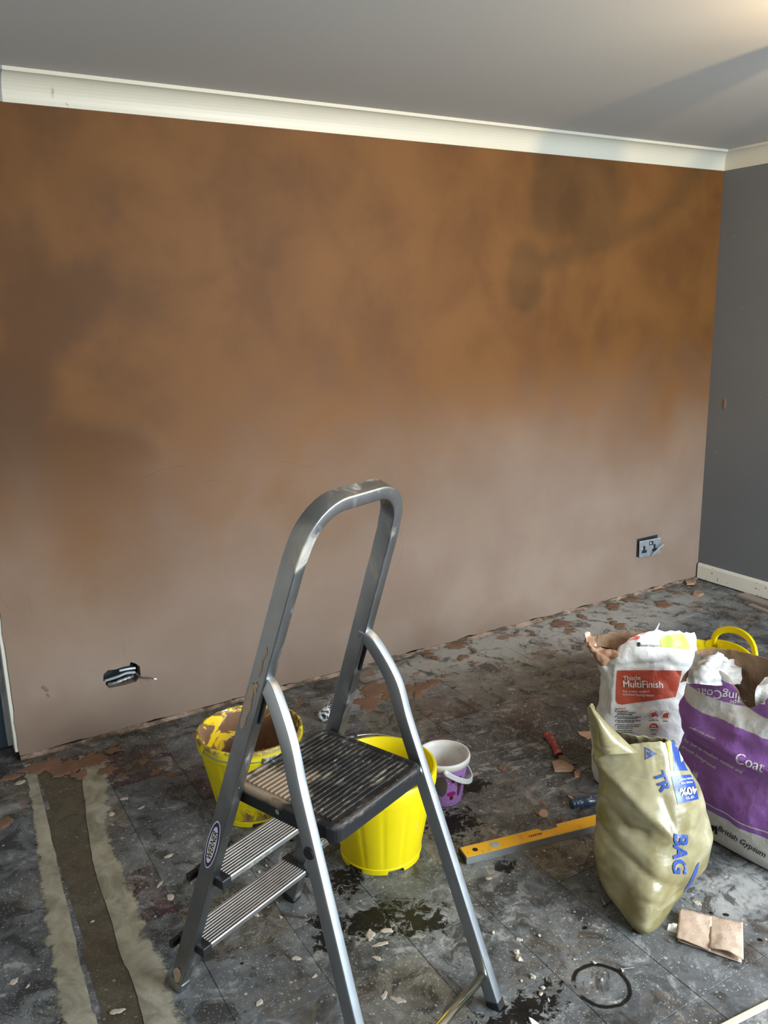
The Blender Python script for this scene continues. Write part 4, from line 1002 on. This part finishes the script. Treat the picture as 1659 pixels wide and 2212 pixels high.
sheet('crumpled_liner', [[VP(VC, 1482, 1474, -.03), VP(VC, 1515, 1478, -.05), VP(VC, 1555, 1482, -.03), VP(VC, 1600, 1478, .02)],
                         [VP(VC, 1488, 1455, .0), VP(VC, 1520, 1450, -.03), VP(VC, 1556, 1456, .0), VP(VC, 1598, 1460, .06)],
                         [VP(VC, 1508, 1436, .05), VP(VC, 1534, 1428, .03), VP(VC, 1562, 1432, .06), VP(VC, 1595, 1442, .10)],
                         [VP(VC, 1533, 1420, .08), VP(VC, 1549, 1409, .06), VP(VC, 1567, 1418, .08), VP(VC, 1588, 1432, .13)]], Msilk, t, C, nu=44, nv=36, a=(.030, 18, .012, 44), seed=9)
sheet('crumpled_liner', [[VP(VC, 1662, 1565, -.12), VP(VC, 1690, 1560, -.14)], [VP(VC, 1636, 1535, -.12), VP(VC, 1690, 1530, -.14)], [VP(VC, 1632, 1492, -.11), VP(VC, 1690, 1490, -.12)], [VP(VC, 1652, 1462, -.06), VP(VC, 1690, 1455, -.06)]], Msilk, t, C, nu=20, nv=22, a=(.012, 22, .005, 52), seed=12)
sheet('torn_flap', [[VP(VC, 1470, 1474, -.01), VP(VC, 1508, 1464, .02)], [VP(VC, 1480, 1455, .02), VP(VC, 1506, 1450, .04)], [VP(VC, 1500, 1436, .05), VP(VC, 1512, 1430, .06)]], Mkraft, t, C, nu=10, nv=10, a=(.005, 22, .002, 52), seed=3)
sheet('back_lip', [[VP(VC, 1560, 1462, .16), VP(VC, 1610, 1480, .14), VP(VC, 1680, 1500, .1)], [VP(VC, 1566, 1432, .17), VP(VC, 1615, 1446, .16), VP(VC, 1690, 1468, .12)]], Mwpap, t, C, nu=24, nv=8, a=(.006, 22, .003, 52), seed=6)

# --- translucent yellowed plastic sack
Mpl = Mat('yellowed_plastic_film', rough=.28); P = Mpl.pos()
n_ = Mpl.noise(P, 6, 4, .55, .8)
c = Mpl.mix(Mpl.sm(n_, .36, .66), (.26, .215, .095), (.47, .425, .27)); c = Mpl.mix(Mpl.mul(Mpl.sm(Mpl.noise(P, 13, 5, .65, .5), .56, .72), .7), c, (.58, .545, .42))
c = Mpl.mix(Mpl.mul(Mpl.sm(Mpl.noise(P, 3.6, 3, .5, .4), .47, .62), .5), c, (.19, .158, .07)); Mpl.set('Base Color', c); Mpl.bump(Mpl.add(Mpl.noise(Mpl.vmul(P, (1, 1, 1.8)), 13, 2, .45, .3), Mpl.mul(Mpl.vor(P, 16), .5)), .35, .010)
tr = Mpl.node('ShaderNodeBsdfTranslucent'); Mpl.link(Mpl.mix(.0, c, c), tr.inputs[0]); ms = Mpl.node('ShaderNodeMixShader'); ms.inputs[0].default_value = .22
Mpl.t.links.new(Mpl.b.outputs[0], ms.inputs[1]); Mpl.t.links.new(tr.outputs[0], ms.inputs[2]); Mpl.t.links.new(ms.outputs[0], Mpl.t.nodes['Material Output'].inputs[0])
def rim_y(th):
    d = lambda c, w: math.exp(-((((th-c+.5) % 1)-.5)/w)**2)
    return .075*d(.735, .05)+.02*d(.68, .1)-.04*d(.87, .07)-.01*d(.3, .1)+.006*mnoise.noise(Vector((th*30, 8, 0)))
def rg(z, f, fr_, r, br, b, bl, l, fl_): return (z, [f, fr_, r, br, b, bl, l, fl_])
rings = [rg(0, (.005, -.205), (.095, -.115), (.15, -.01), (.14, .07), (.07, .10), (.0, .085), (-.045, .02), (-.04, -.09)),
         rg(.015, (.0, -.215), (.11, -.118), (.175, -.008), (.155, .08), (.075, .11), (-.005, .095), (-.055, .022), (-.05, -.095)),
         rg(.09, (.005, -.205), (.14, -.13), (.238, -.01), (.20, .095), (.09, .13), (-.01, .115), (-.073, .025), (-.068, -.10)),
         rg(.17, (.03, -.175), (.155, -.12), (.242, -.005), (.20, .095), (.09, .13), (-.005, .11), (-.073, .025), (-.063, -.085)),
         rg(.25, (.045, -.135), (.15, -.10), (.222, .0), (.18, .09), (.085, .118), (-.0, .10), (-.070, .028), (-.056, -.065)),
         rg(.33, (.045, -.10), (.135, -.08), (.188, .0), (.15, .075), (.065, .10), (-.012, .085), (-.07, .03), (-.054, -.045)),
         rg(.40, (.035, -.07), (.11, -.06), (.148, -.01), (.12, .03), (.045, .045), (-.03, .05), (-.083, .03), (-.06, -.028)),
         rg(.465, (.03, -.036), (.095, -.034), (.122, -.018), (.10, -.008), (.03, .0), (-.05, .018), (-.102, .022), (-.075, -.012))]
CRS = []
for seg, A_, w_ in (([(1292, 1790), (1380, 1850), (1455, 1892)], -.009, .006), ([(1325, 1952), (1380, 1968), (1450, 1978)], -.008, .005), ([(1340, 1975), (1385, 1993), (1430, 2000)], -.006, .004), ([(1300, 1650), (1350, 1700), (1400, 1745), (1450, 1790)], .012, .012), ([(1305, 1735), (1350, 1775), (1385, 1780)], -.010, .007), ([(1370, 1895), (1420, 1912), (1470, 1905)], -.006, .005), ([(1428, 1712), (1450, 1790), (1470, 1850)], -.007, .007), ([(1470, 1780), (1500, 1790), (1528, 1815)], -.007, .008)):
    CRS.append((np.array([hit(x_, y_, (.60, .78, -.15), np.array([.60, .78, -.15]) @ np.array([-2.45, -1.80, .2])) for x_, y_ in seg]), A_, w_))
def crs(p):
    if (p[0]+2.45)*HV[0]+(p[1]+1.72)*HV[1] > .03: return 0
    return crease(p, CRS, np.array([.60, .78, -.15]))
def diag(th, v, p):
    s = p[2]+.55*((p[0]+2.45)*HR[0]+(p[1]+1.72)*HR[1]); return .0035*max(0, math.sin(s*70+2*mnoise.noise(Vector(p)*5)))*max(0, 1-abs(p[2]-.12)/.2)+crs(p)
t, bvh, C = sack('plastic_sack', 'yellowed translucent plastic sack with blue print, half full, in front of the red-panel sack', (-2.45, -1.72), HR, HV, rings, rim_y, (Mpl, Mpl, Mpowder), (.010, 9, .0028, 24), seed=7, fill=.5, extra=diag)
PY = Print((-2.45, -1.75, .25), bvh, t, C)
Mbl = Mat('blue_print', (.022, .06, .25), .3); Myt = Mat('yellow_print', (.80, .52, .06), .35); Mcr = Mat('cream_print', (.80, .70, .42), .4); Mnavy = Mat('navy_print', (.03, .05, .19), .4)
PY.poly('yellow_stripe', [(1434, 1596), (1445, 1597), (1449, 1630), (1452, 1667), (1446, 1669), (1441, 1630)], Myt)
PY.poly('blue_panel', [(1445, 1597), (1452, 1597), (1464, 1620), (1480, 1660), (1484, 1666), (1453, 1668), (1449, 1630)], Mbl)
PY.poly('white_panel', [(1458, 1606), (1464, 1618), (1473, 1644), (1468, 1649), (1463, 1625)], Mat('panel_white', (.8, .82, .85), .3), .002)
pn = PY.poly('blue_panel', [(1447, 1680), (1490, 1674), (1500, 1692), (1509, 1726), (1461, 1737), (1453, 1705)], Mbl)
PY.text('lettering', '40%', (1500, 1699), (1463, 1705), Mcr, .03, .95, off=.0026)
PY.text('lettering', 'UP TO', (1494, 1719), (1476, 1722), Mwt, .02, 1.1, off=.0026)
PY.text('lettering', 'MORE FOR', (1491, 1688), (1466, 1692), Mwt, .012, 1., off=.0026)
PY.text('lettering', 'YOUR MONEY', (1492, 1680), (1461, 1685), Mwt, .012, 1., off=.0026)
PY.text('lettering', 'BAG', (1453, 1801), (1451, 1882), Mbl, .04, 1.0)
PY.text('lettering', 'TR', (1409, 1674), (1425, 1713), Mbl, .04, 1.)
tri = [(1391, 1619), (1417, 1633), (1393, 1646)]; tri2 = [(1394, 1624), (1411, 1633), (1395, 1641)]
PY.press('hazard_triangle', [PY.p(*q) for q in tri+tri2], [(0, 1, 4, 3), (1, 2, 5, 4), (2, 0, 3, 5)], Mnavy)
PY.poly('hazard_symbol', [(1396, 1629), (1399, 1629), (1401, 1632), (1405, 1630), (1405, 1636), (1398, 1638)], Mnavy)
PY.poly('blue_panel', [(1505, 1870), (1512, 1862), (1508, 1885), (1493, 1916), (1476, 1934), (1490, 1905)], Mbl)
# folded ear of film standing up on the left
VC = (-2.45, -1.72)
sheet('folded_ear', [[VP(VC, 1287, 1640, -.03), VP(VC, 1315, 1630, -.06), VP(VC, 1350, 1628, -.055), VP(VC, 1378, 1626, -.05)],
                     [VP(VC, 1279, 1590, -.01), VP(VC, 1295, 1580, -.045), VP(VC, 1322, 1592, -.05), VP(VC, 1352, 1602, -.03)],
                     [VP(VC, 1272, 1550, .0), VP(VC, 1281, 1545, -.03), VP(VC, 1297, 1552, -.035), VP(VC, 1312, 1562, -.01)],
                     [VP(VC, 1268, 1529, .0), VP(VC, 1275, 1526, -.012), VP(VC, 1284, 1531, -.012), VP(VC, 1292, 1540, .0)]], Mpl, t, C, nu=24, nv=24, a=(.004, 14, .0015, 40), seed=4)

# ------------------------------------------------------------------ spirit level
P0 = fl(1008, 1868); P1 = fl(1290, 1797.); dl = P1-P0; ang = math.atan2(dl[1], dl[0])
lv = thing('spirit_level', 'yellow spirit level lying flat on the tiles beside the plastic sack', 'spirit level', (P0[0], P0[1], 0), ang)
Mly = Mat('level_yellow', rough=.4); P = Mly.obj(); Mly.set('Base Color', Mly.mix(Mly.sm(Mly.noise(P, 60, 5, .7), .58, .66), (.80, .42, .02), (.42, .26, .1)))
Mls = Mat('level_silver', rough=.4, metal=.85); P = Mls.obj(); Mls.set('Base Color', Mls.mix(Mls.noise(Mls.vmul(P, (6, 60, 60)), 1.), (.42, .45, .46), (.6, .63, .64)))
LL, LW_, LH = .60, .053, .024
bm = bmesh.new(); e_ = .0025
out = [(0, 0), (LL, 0), (LL, LW_), (LL/2+.035, LW_), (LL/2+.029, LW_-.016), (LL/2-.029, LW_-.016), (LL/2-.035, LW_), (0, LW_)]
def extr(name, pts, z0, z1, mat, parent):
    bm = bmesh.new(); a = [bm.verts.new((x_, y_, z0)) for x_, y_ in pts]; b = [bm.verts.new((x_, y_, z1)) for x_, y_ in pts]; n = len(pts)
    bm.faces.new(a[::-1]); bm.faces.new(b)
    for i in range(n): bm.faces.new((a[i], a[(i+1) % n], b[(i+1) % n], b[i]))
    return bm_obj(name, bm, mat, parent)
extr('body', out, 0, LH-.001, Mls, lv)
top = [(.002, e_), (LL-.002, e_), (LL-.002, LW_-e_), (LL/2+.033, LW_-e_), (LL/2+.0275, LW_-.016-e_), (LL/2-.0275, LW_-.016-e_), (LL/2-.033, LW_-e_), (.002, LW_-e_)]
face = extr('yellow_face', top, LH-.002, LH, Mly, lv)
box('end_cap', (-.004, .001, .001), (.001, LW_-.001, LH-.001), Mblack, lv, bev=.001)
def disc(name, x_, y_, r, z0, z1, mat, parent, n=28): return extr(name, [(x_+r*math.cos(2*math.pi*i/n), y_+r*math.sin(2*math.pi*i/n)) for i in range(n)], z0, z1, mat, parent)
disc('hang_hole', .040, .026, .0085, LH-.001, LH+.0006, Mblack, lv)
v_ = disc('vial_window', .105, .027, .0165, LH-.001, LH+.0008, Mat('vial_glass', (.42, .42, .33), .15), lv)
box('vial', (.094, .0235, LH), (.116, .0305, LH+.003), Mat('vial_tube', (.30, .32, .22), .1), v_, bev=.0025)
V = []; F = []
for k in range(7):      # worn maker's mark, no longer readable
    x_ = .222+k*.0068; n = len(V); V += [(x_, .021, LH+.0004), (x_+.0042, .021, LH+.0004), (x_+.0042+.0012*(k % 2), .029, LH+.0004), (x_+.0008, .029, LH+.0004)]; F.append((n, n+1, n+2, n+3))
obj('worn_mark', V, F, Mkt, face)
# ------------------------------------------------------------------ small things on the floor
# trowel handle half behind the sack
q = fl(1232, 1748); q2 = fl(1300, 1737); dq = q2-q; th = thing('trowel', 'trowel with dark blue rubber handle lying behind the plastic sack', 'trowel', (q[0], q[1], 0), math.atan2(dq[1], dq[0]))
Mhb = Mat('blue_black_rubber', rough=.28); P = Mhb.obj(); Mhb.set('Base Color', Mhb.mix(Mhb.sm(Mhb.noise(P, 60, 4), .60, .68), (.02, .035, .06), (.45, .44, .42)))
prof = [(0, 0), (.014, .0), (.0175, .005), (.017, .011), (.0155, .0125), (.0172, .014), (.0170, .025), (.0155, .0265), (.0172, .028), (.017, .039), (.0155, .0405), (.0172, .042), (.018, .065), (.016, .085), (.011, .100), (.008, .112), (0, .113)]
V, F = lathe(prof, 28); obj('handle', [(z, x_*.95, y_+.0185) for x_, y_, z in V], F, Mhb, th, smooth=True)
tube('tang', catmull([(.105, 0, .018), (.125, 0, .018), (.135, 0, .012), (.15, 0, .006)], 12), .0045, Mls, th)
extr('blade', [(.112, -.02), (.20, -.05), (.20, .05), (.112, .05)], .001, .0025, Mls, th)
# scraper with red handle
q = fl(1180, 1592); q2 = fl(1208, 1632); dq = q2-q; th = thing('scraper', 'plaster-caked scraper with red handle lying on damp tiles', 'scraper', (q[0], q[1], 0), math.atan2(dq[1], dq[0]))
Mred = Mat('worn_red_handle', rough=.5); P = Mred.obj(); Mred.set('Base Color', Mred.mix(Mred.sm(Mred.noise(P, 45, 4), .5, .62), (.30, .025, .03), (.38, .2, .17)))
ln = np.linalg.norm(dq); V, F = sweep(catmull([(0, 0, .012), (.03, .003, .013), (.08, .0, .012), (ln, -.004, .010), (ln+.01, -.004, .009)], 22), rrect(.010, .014, .007, 3), side=(0, 0, 1))
V = [np.array(v)*[1, .75+.45*abs(math.cos(v[0]/ln*2.6)), 1] for v in V]; obj('handle', V, F, Mred, th, smooth=True)
extr('blade', [(ln+.005, -.008), (ln+.03, -.012), (ln+.075, -.045), (ln+.075, .045), (ln+.03, .012), (ln+.005, .008)], .004, .006, paper('caked_blade', (.12, .095, .06), (.2, .16, .11), .8), th)
# flat offcut of plaster next to it
Mflk = paper('plaster_flake', (.33, .19, .12), (.44, .28, .19), .85)
def slabpx(name, pts, h, mat, label, cat, group=None, z0=0.):
    W3 = [fl(*p_) for p_ in pts]; c = np.mean(W3, axis=0); bm = bmesh.new(); a = [bm.verts.new((w[0]-c[0], w[1]-c[1], 0)) for w in W3]; b = [bm.verts.new(((w[0]-c[0])*.97, (w[1]-c[1])*.97, h*.6+.002*random.random())) for w in W3]; n = len(a)
    bm.faces.new(a[::-1]); bm.faces.new(b)
    for i in range(n): bm.faces.new((a[i], a[(i+1) % n], b[(i+1) % n], b[i]))
    o = bm_obj(name, bm, mat, None, cat=cat, label=label, group=group); o.location = (c[0], c[1], z0); return o
slabpx('plaster_flake', [(1192, 1648), (1206, 1643), (1230, 1648), (1241, 1660), (1236, 1667), (1198, 1668)], .008, Mflk, 'broad tan plaster flake beside the red-handled scraper', 'plaster flake')
slabpx('plaster_flake', [(1247, 1582), (1277, 1582), (1277, 1595), (1268, 1597), (1253, 1590)], .006, Mflk, 'smooth tan plaster flake behind the ear of the plastic sack', 'plaster flake')
slabpx('plaster_flake', [(1240, 1670), (1250, 1663), (1254, 1672), (1250, 1680), (1242, 1680)], .006, Mflk, 'small curled plaster flake between scraper and sacks', 'plaster flake')
slabpx('plaster_flake', [(1225, 1719), (1235, 1722), (1241, 1729), (1232, 1727)], .006, Mflk, 'thin plaster shaving beside the blue trowel handle', 'plaster flake')
slabpx('plaster_disc', [(1174+10*math.cos(k*.5), 1759+8*math.sin(k*.5)) for k in range(12)], .006, Mflk, 'round orange plaster disc on the tiles behind the spirit level', 'plaster disc')
slabpx('plaster_flake', [(1497, 1286), (1501, 1279), (1514, 1280), (1520, 1285), (1510, 1289)], .02, Mflk, 'chunky plaster lump near the corner of the room', 'plaster flake')
slabpx('plaster_flake', [(1480, 1258), (1488, 1255), (1504, 1257), (1500, 1263), (1484, 1264)], .014, Mflk, 'pale plaster lump against the wall under the loose socket', 'plaster flake')
# crumbs
for k, (a, b, r_) in enumerate([(1122, 2074, .010), (1116, 2060, .009), (1150, 2112, .008), (1172, 2135, .006), (1165, 2021, .005), (1282, 2080, .004), (1127, 2120, .004), (1300, 2119, .004), (1345, 2098, .004), (1310, 2010, .003), (1065, 2015, .006), (1168, 2150, .006), (900, 1830, .008), (560, 1885, .005)]):
    bm = bmesh.new(); bmesh.ops.create_icosphere(bm, subdivisions=2, radius=r_*.85)
    for v in bm.verts: v.co *= 1+.75*mnoise.noise(v.co*150+Vector((k, 0, 0))); v.co.z = max(v.co.z*.7, -r_*.45)+r_*.45
    o = bm_obj('plaster_crumb', bm, Mpale, None, cat='crumb', label='small pale plaster crumb lying on the dark tiles', group='plaster crumbs on the tiles'); q = fl(a, b); o.location = (q[0], q[1], 0)
# white roller sleeve
q = fl(706, 1556); rl_ = thing('paint_roller_sleeve', 'white fluffy roller sleeve on the floor behind the ladder', 'roller sleeve', (q[0]-.02, q[1]-.01, 0), math.radians(38))
Mrol = Mat('roller_fleece', rough=.9); P = Mrol.obj(); Mrol.set('Base Color', Mrol.mix(Mrol.sm(Mrol.noise(P, 70, 4, .6), .48, .56), (.78, .80, .82), (.06, .06, .07))); Mrol.bump(Mrol.noise(P, 180, 3), .7, .004)
V, F = lathe([(.012, 0), (.022, 0), (.026, .004), (.026, .10), (.022, .105), (.012, .105), (.012, 0)], 32); obj('sleeve', [(z, x_, y_+.026) for x_, y_, z in V], F, Mrol, rl_, smooth=True)
# cardboard: folded brown paper piece with a slit
Mcard = paper('brown_card', (.42, .31, .235), (.52, .40, .31), .8)
c0, c1, c2, c3 = [fl(*a) for a in ((1461, 2035), (1605, 2086), (1604, 2003), (1467, 1974))]
cd_ = thing('folded_paper', 'folded piece of brown sack paper lying flat near the plastic sack', 'paper', tuple((c0+c1+c2+c3)/4)); cc = (c0+c1+c2+c3)/4
def bil(u, v): return c0*(1-u)*(1-v)+c1*u*(1-v)+c2*u*v+c3*(1-u)*v-cc
def panel(name, u0, u1, v0, v1, zf, seed):
    V = []; F = []; n = 14
    for i in range(n+1):
        for k in range(n+1):
            u = u0+(u1-u0)*i/n; v = v0+(v1-v0)*k/n; q = bil(u, v); q = q+np.array([0, 0, zf(u, v)+.0025*mnoise.noise(Vector((u*6, v*6, seed)))]); V.append(q)
    for i in range(n):
        for k in range(n): F.append((i*(n+1)+k, (i+1)*(n+1)+k, (i+1)*(n+1)+k+1, i*(n+1)+k+1))
    o = obj(name, V, F, Mcard, cd_, smooth=True); md = o.modifiers.new('s', 'SOLIDIFY'); md.thickness = .0015; md.offset = 1; return o
panel('left_fold', 0, .52, 0, 1, lambda u, v: .014-.012*abs(u-.1)+.004*v, 1); panel('right_fold', .50, 1., .03, 1.03, lambda u, v: .008+.010*math.sin((u-.5)*6)*(1-v)+.004, 5); panel('under_fold', .02, .98, .02, .98, lambda u, v: .003, 8)
sheet('crumpled_white_paper', [[fl(1441, 2010), fl(1462, 2016)], [fl(1444, 2005)+[0, 0, .014], fl(1462, 2008)+[0, 0, .018]], [fl(1446, 2000), fl(1462, 2000)]], Mat('white_scrap', (.78, .74, .70), .7), cd_, cc, nu=12, nv=8, a=(.006, 60, .003, 120))
# screw
q = fl(1341, 2097); q2 = fl(1370, 2091); dq = q2-q; s_ = thing('screw', 'silver screw lying on the tiles by the wet ring mark', 'screw', (q[0], q[1], 0), math.atan2(dq[1], dq[0])); ln = np.linalg.norm(dq)
Msc = Mat('zinc', (.75, .75, .76), .3, 1.)
V, F = lathe([(0, 0), (.0048, 0), (.0044, .0012), (.002, .004), (0, .0041)], 16); obj('head', [(z, x_, y_+.0048) for x_, y_, z in V], F, Msc, s_, smooth=True)
V, F = lathe([(0, .003)]+[((.0021 if i % 2 else .0014), .004+(ln-.008)*i/26) for i in range(27)]+[(0, ln)], 10); obj('shank', [(z, x_, y_+.0042-.0022*z/ln) for x_, y_, z in V], F, Msc, s_)
q = fl(1299, 1940); q2 = fl(1307, 1955); dq = q2-q; tube('nail', [np.array([0, 0, .0015]), np.array([dq[0], dq[1], .0015])], .0014, Msc, None, cat='nail', label='thin steel nail lying at the foot of the plastic sack').location = (q[0], q[1], 0)
# pale timber strip in the foreground
A = fl(1700, 2143, .012); B = fl(1545, 2222, .012); d = (B-A); L_ = np.linalg.norm(d[:2])
Mwood = Mat('pale_timber', rough=.6); P = Mwood.obj(); Mwood.set('Base Color', Mwood.mix(Mwood.noise(Mwood.vmul(P, (3, 60, 60)), 1., 3), (.52, .44, .34), (.66, .6, .5)))
ws = box('timber_strip', (-.02, -.006, 0), (L_+.12, .006, .010), Mwood, bev=.001, cat='timber strip', label='pale thin timber strip lying across the tiles in front of the folded paper'); ws.location = (A[0], A[1], 0); ws.rotation_euler = (0, 0, math.atan2(d[1], d[0]))
# white scrap by the rear ladder foot
slabpx('paper_scrap', [(1142, 2200), (1150, 2203), (1166, 2216), (1150, 2218)], .006, Mat('scrap', (.75, .75, .73), .6), 'torn white paper scrap on wet tiles near the rear ladder foot', 'paper scrap')
# timber offcuts against the skirting
Mold = Mat('old_timber', rough=.7); P = Mold.obj(); Mold.set('Base Color', Mold.mix(Mold.noise(Mold.vmul(P, (6, 60, 60)), 1., 4), (.17, .13, .10), (.34, .28, .235)))
def plank(name, a, b, wdt, h, label):
    A = fl(*a); B = fl(*b); d = B-A; L = np.linalg.norm(d); o = box(name, (0, 0, 0), (L, wdt, h), Mold, bev=.002, cat='timber offcut', label=label); o.location = (A[0], A[1], 0); o.rotation_euler = (0, 0, math.atan2(d[1], d[0])); return o
plank('timber_offcut', (1590, 1290), (1720, 1338), .07, .018, 'narrow timber offcut lying against the skirting board')
plank('timber_offcut', (1615, 1310), (1720, 1352), .034, .014, 'broken timber offcut in front of the narrow one by the skirting')
# clear plastic lid at the right edge
Mclr = Mat('clear_plastic', (.55, .62, .66), .12); Mclr.set('Alpha', .22)
q = fl(1690, 1395); t = thing('clear_pot', 'clear plastic pot standing on the tiles beyond the yellow tub', 'pot', (q[0], q[1], 0))
V, F = lathe([(0, .001), (.045, .001), (.05, .004), (.062, .10), (.065, .102), (.066, .105), (.063, .106), (.060, .10), (.048, .006), (0, .004)], 40); obj('wall', V, F, Mclr, t, smooth=True)

# ------------------------------------------------------------------ ceiling spot cluster, out of view above the right of the room
cl = thing('ceiling_spot_light', 'ceiling light with an added light-blocking bowl and two small shadow-casting spot heads', 'ceiling light', (-1.50, -1.98, H))
Mch = Mat('satin_chrome', (.45, .45, .45), .6, .6); Mbowl = Mat('added_bowl', (.7, .68, .64), .8); Mbulb = Mat('bulb', (1, .8, .5), .4); Mbulb.set('Emission Color', (1, .72, .4, 1)); Mbulb.set('Emission Strength', 28000.)
V, F = lathe([(0, 0), (.09, 0), (.09, -.012), (.08, -.022), (0, -.024)], 40); obj('ceiling_plate', V, F, Mch, cl, smooth=True)
heads = [(-.16, -.10, -.11), (-.088, .15, -.125), (-.104, .316, -.225)]  # unseen heads, placed so their shadows fall on the back wall
for k, hpos in enumerate(heads):
    hpos = np.array(hpos); ar = tube('arm', catmull([(0, 0, -.02), hpos*[.5, .5, .5], hpos+[0, 0, .045]] if k < 2 else [(.02, .02, -.02), (.05, .2, -.12), (.052, .316, -.175), hpos+[.02, 0, .01]], 16), .006 if k < 2 else .009, Mch, cl)
    V, F = lathe([(0, .045), (.018, .042), (.026, .03), (.032, -.03), (.030, -.03), (.024, .026), (0, .03)], 28)
    if k: obj('spot_head', [np.array(v)*(1.15 if k == 1 else .7)+hpos for v in V], F, Mch, cl, smooth=True)
    if k == 0:
        V, F = lathe([(0, -.088), (.012, -.088), (.045, -.080), (.068, -.054), (.066, -.054), (.043, -.076), (0, -.084)], 40); obj('light_blocking_bowl', [np.array(v)+hpos for v in V], F, Mbowl, cl, smooth=True)  # bowl added to keep the bulb's light off floor and lower wall
    bm = bmesh.new(); bmesh.ops.create_uvsphere(bm, u_segments=16, v_segments=10, radius=.008 if k == 0 else .022); bmesh.ops.translate(bm, verts=bm.verts, vec=hpos-[0, 0, .012]); bo = bm_obj('bulb', bm, Mbulb if k == 0 else Mch, cl, smooth=True)
